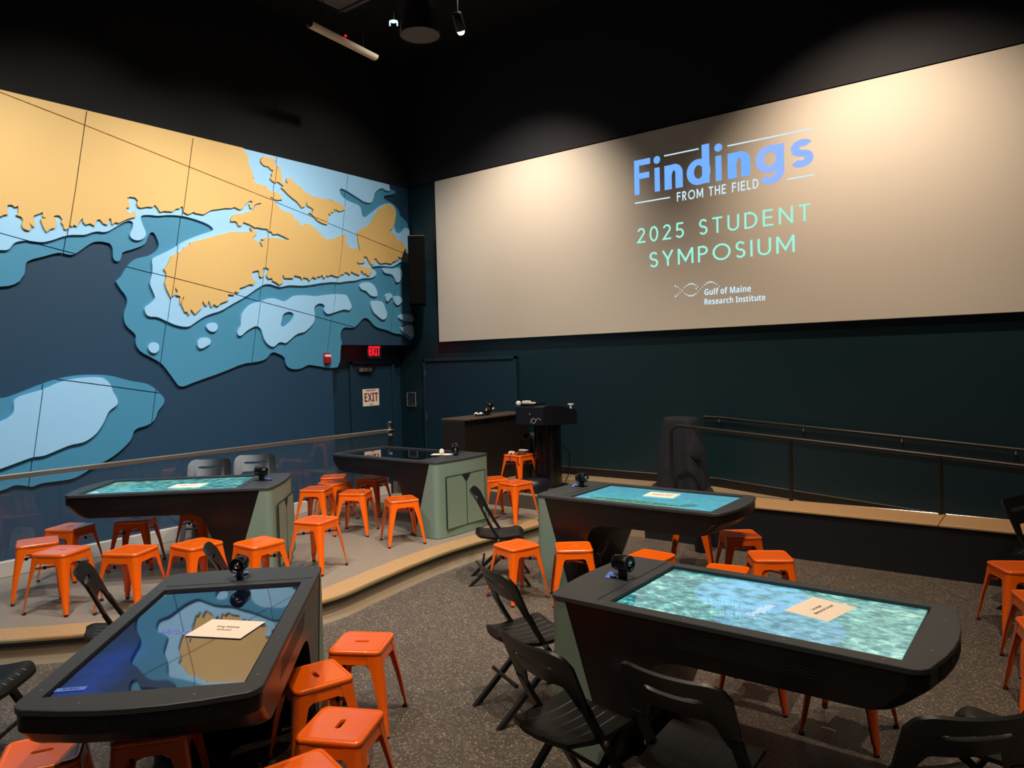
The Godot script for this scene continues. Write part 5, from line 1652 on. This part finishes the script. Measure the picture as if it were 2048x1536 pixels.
	add_lathe(st, [Vector2(0, 0.0), Vector2(0.085, 0.0), Vector2(0.105, 0.24), Vector2(0.112, 0.245), Vector2(0.108, 0.25), Vector2(0.10, 0.24), Vector2(0.08, 0.01)], 20, Transform3D())
	obj("tub", st, mat(Color(0.07, 0.09, 0.22), 0.5), bin)

# ------------------------------------------------------------------ things on the walls
func build_wall_things():
	var st := begin()
	# double doors on the screen wall
	var d1 := Node3D.new()
	d1.name = "door_1"
	add_child(d1)
	tag(d1, "pair of flush navy doors in the screen wall beside the podium", "", "", "structure")
	d1.position = Vector3(-7.713, 0.0, -9.0)
	for s in [-1, 1]:
		obj("door_leaf", box_mesh(Vector3(0.938, 1.70, 0.02), 0.002), M.wall_navy, d1, Vector3(s * 0.4715, 1.193, 0.012))
		obj("frame_post", box_mesh(Vector3(0.05, 1.77, 0.045), 0.004), M.wall_navy, d1, Vector3(s * 0.97, 1.225, 0.022))
		for y in [1.86, 1.13]:
			st = begin()
			add_tube(st, [Vector3(s * 0.948, y - 0.055, 0.032), Vector3(s * 0.948, y + 0.055, 0.032)], 0.009, 8)
			obj("hinge", st, M.steel, d1)
	obj("frame_head", box_mesh(Vector3(1.99, 0.05, 0.045), 0.004), M.wall_navy, d1, Vector3(0, 2.08, 0.022))
	# exit door in the alcove
	var d2 := Node3D.new()
	d2.name = "door_2"
	add_child(d2)
	tag(d2, "navy emergency exit door in the dark alcove", "", "", "structure")
	d2.position = Vector3(-9.3, 0.0, -8.335)
	obj("door_leaf", box_mesh(Vector3(0.02, 2.03, 0.86), 0.002), M.wall_navy, d2, Vector3(0.012, 1.016, 0))
	for s in [-1, 1]: obj("frame_post", box_mesh(Vector3(0.05, 2.09, 0.055), 0.004), M.wall_navy, d2, Vector3(0.025, 1.046, s * 0.462))
	obj("frame_head", box_mesh(Vector3(0.05, 0.055, 0.98), 0.004), M.wall_navy, d2, Vector3(0.025, 2.062, 0))
	var cl := obj("door_closer", box_mesh(Vector3(0.06, 0.07, 0.27), 0.006), mat(Color(0.45, 0.42, 0.38), 0.4, 0.4), d2, Vector3(0.052, 1.945, 0.18))
	st = begin()
	add_box(st, Vector3(0.03, 0.055, 0.0), Vector3(0.02, 0.014, 0.40), 0.002)
	obj("closer_arm", st, M.black_metal, cl)
	# printed exit sign on the door
	var side := Basis(Vector3.UP, PI / 2)
	var sg = thing("exit_notice", "square cream sign with dark red EXIT lettering on the alcove door", "sign", Vector3(-9.276, 1.48, -8.29))
	obj("board", box_mesh(Vector3(0.005, 0.285, 0.36), 0.001), M.paper, sg)
	var wine := mat(Color(0.42, 0.04, 0.09), 0.7)
	lettering("exit_word", "EXIT", true, 0.30, wine, sg, Transform3D(side, Vector3(0.0032, 0.0, 0)), 1.35)
	lettering("small_word", "EMERGENCY", true, 0.21, M.ink, sg, Transform3D(side, Vector3(0.0032, 0.115, 0)))
	lettering("small_word", "ONLY", true, 0.085, M.ink, sg, Transform3D(side, Vector3(0.0032, -0.118, 0)))
	# lit exit sign
	var ex = thing("exit_sign", "glowing red EXIT sign hanging under the alcove header", "sign", Vector3(-9.0, 2.345, -8.145))
	obj("housing", box_mesh(Vector3(0.05, 0.02, 0.30), 0.003), M.black_metal, ex, Vector3(0, -0.01, 0))
	obj("acrylic_plate", box_mesh(Vector3(0.006, 0.19, 0.29)), M.acrylic, ex, Vector3(0, -0.115, 0))
	lettering("exit_word", "EXIT", true, 0.24, M.exit_red, ex, Transform3D(side, Vector3(0.0045, -0.10, 0)), 1.75)
	obj("light_strip", box_mesh(Vector3(0.012, 0.006, 0.24)), M.exit_red, ex, Vector3(0.004, -0.022, 0))
	var l := OmniLight3D.new()
	l.name = "sign_light"
	l.light_color = Color(1.0, 0.06, 0.14)
	l.light_energy = 0.008
	l.omni_range = 20.0
	l.omni_attenuation = 2.0
	l.light_size = 0.05
	l.shadow_enabled = true
	l.position = Vector3(0.10, -0.1, 0)
	ex.add_child(l)
	# fire alarm
	var fa = thing("fire_alarm", "small red fire alarm with white strobe lens on the teal panel left of the exit", "alarm", Vector3(-8.945, 2.14, -7.13))
	obj("back_plate", box_mesh(Vector3(0.012, 0.165, 0.12), 0.003), M.red, fa, Vector3(0.007, 0, 0))
	obj("horn_body", box_mesh(Vector3(0.045, 0.09, 0.115), 0.01), M.red, fa, Vector3(0.03, -0.035, 0))
	obj("strobe_lens", box_mesh(Vector3(0.05, 0.04, 0.10), 0.008), M.white, fa, Vector3(0.03, 0.035, 0))
	# clear plate on standoffs
	var pl = thing("clear_plate", "clear acrylic plate on chrome standoffs on the wall between the exit alcove and double doors", "plate", Vector3(-9.008, 1.412, -9.0))
	obj("plate", box_mesh(Vector3(0.205, 0.235, 0.006), 0.001), M.acrylic, pl, Vector3(0, 0, 0.03))
	for b in [[Vector3(0, 0.1175, 0.03), Vector3(0.207, 0.003, 0.007)], [Vector3(0, -0.1175, 0.03), Vector3(0.207, 0.003, 0.007)], [Vector3(-0.103, 0, 0.03), Vector3(0.003, 0.235, 0.007)], [Vector3(0.103, 0, 0.03), Vector3(0.003, 0.235, 0.007)]]:
		obj("plate_edge", box_mesh(b[1]), M.fog_white, pl, b[0])
	for s in [-1, 1]:
		st = begin()
		add_lathe(st, [Vector2(0, 0.036), Vector2(0.011, 0.036), Vector2(0.012, 0.034), Vector2(0.012, 0.0)], 12, Transform3D(Basis(Vector3.RIGHT, PI / 2), Vector3(0, s * 0.108, 0)))
		obj("standoff", st, M.chrome, pl)
	# column loudspeaker in the corner
	var ls = thing("loudspeaker", "tall black loudspeaker hung in the corner between map wall and screen", "loudspeaker", Vector3(-8.52, 3.545, -8.70), PI / 4)
	st = begin()
	rings_box(st, [[0.56, 0.135, 0.15, 0.0], [-0.56, 0.135, 0.15, 0.03]])
	obj("cabinet", st, M.speaker_black, ls)
	st = begin()
	rings_box(st, [[0.545, 0.12, 0.01, 0.155], [-0.545, 0.12, 0.01, 0.185]])
	obj("grille", st, M.speaker_black, ls)
	st = begin()
	add_tube(st, [Vector3(0, 0.2, -0.14), Vector3(0, 0.2, -0.36)], 0.025, 8)
	obj("wall_bracket", st, M.black_metal, ls)
	obj("trim_edge", box_mesh(Vector3(0.27, 0.006, 0.31), 0.001), M.steel, ls, Vector3(0, 0.563, 0))

func rings_box(st: SurfaceTool, levels: Array):    # [y, half width, half depth, forward shift]
	var rings := []
	for q in levels:
		rings.append([Vector3(-q[1], q[0], q[3] - q[2]), Vector3(q[1], q[0], q[3] - q[2]), Vector3(q[1], q[0], q[3] + q[2]), Vector3(-q[1], q[0], q[3] + q[2])])
	loft(st, rings, true, -1)
	cap(st, rings[0], true)
	cap(st, rings[-1], false)

# ------------------------------------------------------------------ things under the ceiling
func build_ceiling_things():
	var st := begin()
	# cream trough fitting
	var a := Vector3(-7.33, 6.2, -5.76)
	var b := Vector3(-7.45, 6.2, -6.93)
	var mid := (a + b) / 2.0
	var tr = thing("trough_light", "long cream trough light fitting, switched off, near the ceiling corner", "light fitting", mid, atan2(a.x - b.x, a.z - b.z))
	var half := (a - b).length() / 2.0
	var r0 := []
	var r1 := []
	var i0 := []
	var i1 := []
	for k in 13:
		var t := -0.2 + (PI + 0.4) * k / 12.0
		r0.append(Vector3(cos(t) * 0.06, -sin(t) * 0.05, half))
		r1.append(Vector3(cos(t) * 0.06, -sin(t) * 0.05, -half))
		i0.append(Vector3(cos(t) * 0.056, -sin(t) * 0.046, half))
		i1.append(Vector3(cos(t) * 0.056, -sin(t) * 0.046, -half))
	loft(st, [r0, r1], false, 1)
	loft(st, [i1, i0], false, 2)
	loft(st, [i0, r0], false, -1)
	loft(st, [r1, i1], false, -1)
	var cream := mat(Color(0.80, 0.72, 0.62), 0.6)
	obj("trough", st, cream, tr)
	for s in [-0.6, 0.6]:
		st = begin()
		add_tube(st, [Vector3(0, -0.03, half * s), Vector3(0, 0.5, half * s)], 0.006, 6)
		obj("hanger", st, M.black_metal, tr)
	var red := obj("indicator_lamp", box_mesh(Vector3(0.02, 0.02, 0.025), 0.003), emit_mat(Color(1.0, 0.08, 0.1), 3.0), tr, Vector3(0.075, 0.03, 0.05))
	var l := OmniLight3D.new()
	l.name = "indicator_light"
	l.light_color = Color(1.0, 0.1, 0.1)
	l.light_energy = 0.003
	l.omni_range = 20.0
	l.omni_attenuation = 2.0
	l.light_size = 0.01
	l.shadow_enabled = true
	red.add_child(l)
	# pendant loudspeaker
	var ps = thing("pendant_speaker", "dark bell-shaped pendant loudspeaker seen from below, beside the lit spotlight", "loudspeaker", Vector3(-6.06, 5.9, -6.36))
	st = begin()
	add_lathe(st, [Vector2(0.05, 0.62), Vector2(0.10, 0.60), Vector2(0.16, 0.45), Vector2(0.21, 0.2), Vector2(0.236, 0.0), Vector2(0.238, -0.008), Vector2(0.228, -0.01)], 40, Transform3D())
	obj("bell", st, M.black_metal, ps)
	st = begin()
	var ring := []
	for k in 40: ring.append(Vector3(cos(TAU * k / 40) * 0.23, -0.004, sin(TAU * k / 40) * 0.23))
	cap(st, ring, false)
	obj("grille", st, mat(Color(0.34, 0.32, 0.30), 0.8), ps)
	for s in [-1, 1]:
		st = begin()
		add_tube(st, [Vector3(s * 0.236, 0.0, 0), Vector3(s * 0.12, 0.7, 0), Vector3(0, 1.15, 0)], 0.004, 6)
		obj("wire", st, M.steel, ps)
	# small cool fitting
	var cf = thing("led_fitting", "small cool white LED fitting between the trough light and pendant speaker", "light fitting", Vector3(-6.67, 6.3, -6.53))
	st = begin()
	blob(st, Vector3.ZERO, Vector3(0.055, 0.018, 0.03), Basis(Vector3.UP, 0.7))
	add_box(st, Vector3(-0.035, -0.03, 0.03), Vector3(0.012, 0.05, 0.012))
	add_box(st, Vector3(0.035, -0.03, -0.03), Vector3(0.012, 0.05, 0.012))
	obj("diffuser", st, emit_mat(Color(0.75, 0.92, 1.0), 1.6), cf)
	st = begin()
	add_tube(st, [Vector3(0, 0.012, 0), Vector3(0, 0.40, 0)], 0.012, 8)
	obj("stem", st, M.black_metal, cf)
	var l2 := OmniLight3D.new()
	l2.name = "fitting_light"
	l2.light_color = Color(0.75, 0.92, 1.0)
	l2.light_energy = 0.02
	l2.omni_range = 20.0
	l2.omni_attenuation = 2.0
	l2.light_size = 0.05
	l2.shadow_enabled = true
	l2.position = Vector3(0, -0.09, 0)
	cf.add_child(l2)
	# duct
	var du = thing("duct", "dark grey rectangular air duct at the top edge above the trough light", "duct", Vector3(-7.0, 6.72, -4.6))
	obj("duct_body", box_mesh(Vector3(1.28, 0.34, 3.96), 0.01), mat(Color(0.36, 0.33, 0.33), 0.6), du, Vector3(0, 0.17, 0))
	for z in [-1.9, -0.6, 0.7]: obj("flange", box_mesh(Vector3(1.33, 0.38, 0.03), 0.004), mat(Color(0.20, 0.19, 0.19), 0.6), du, Vector3(0, 0.17, z))
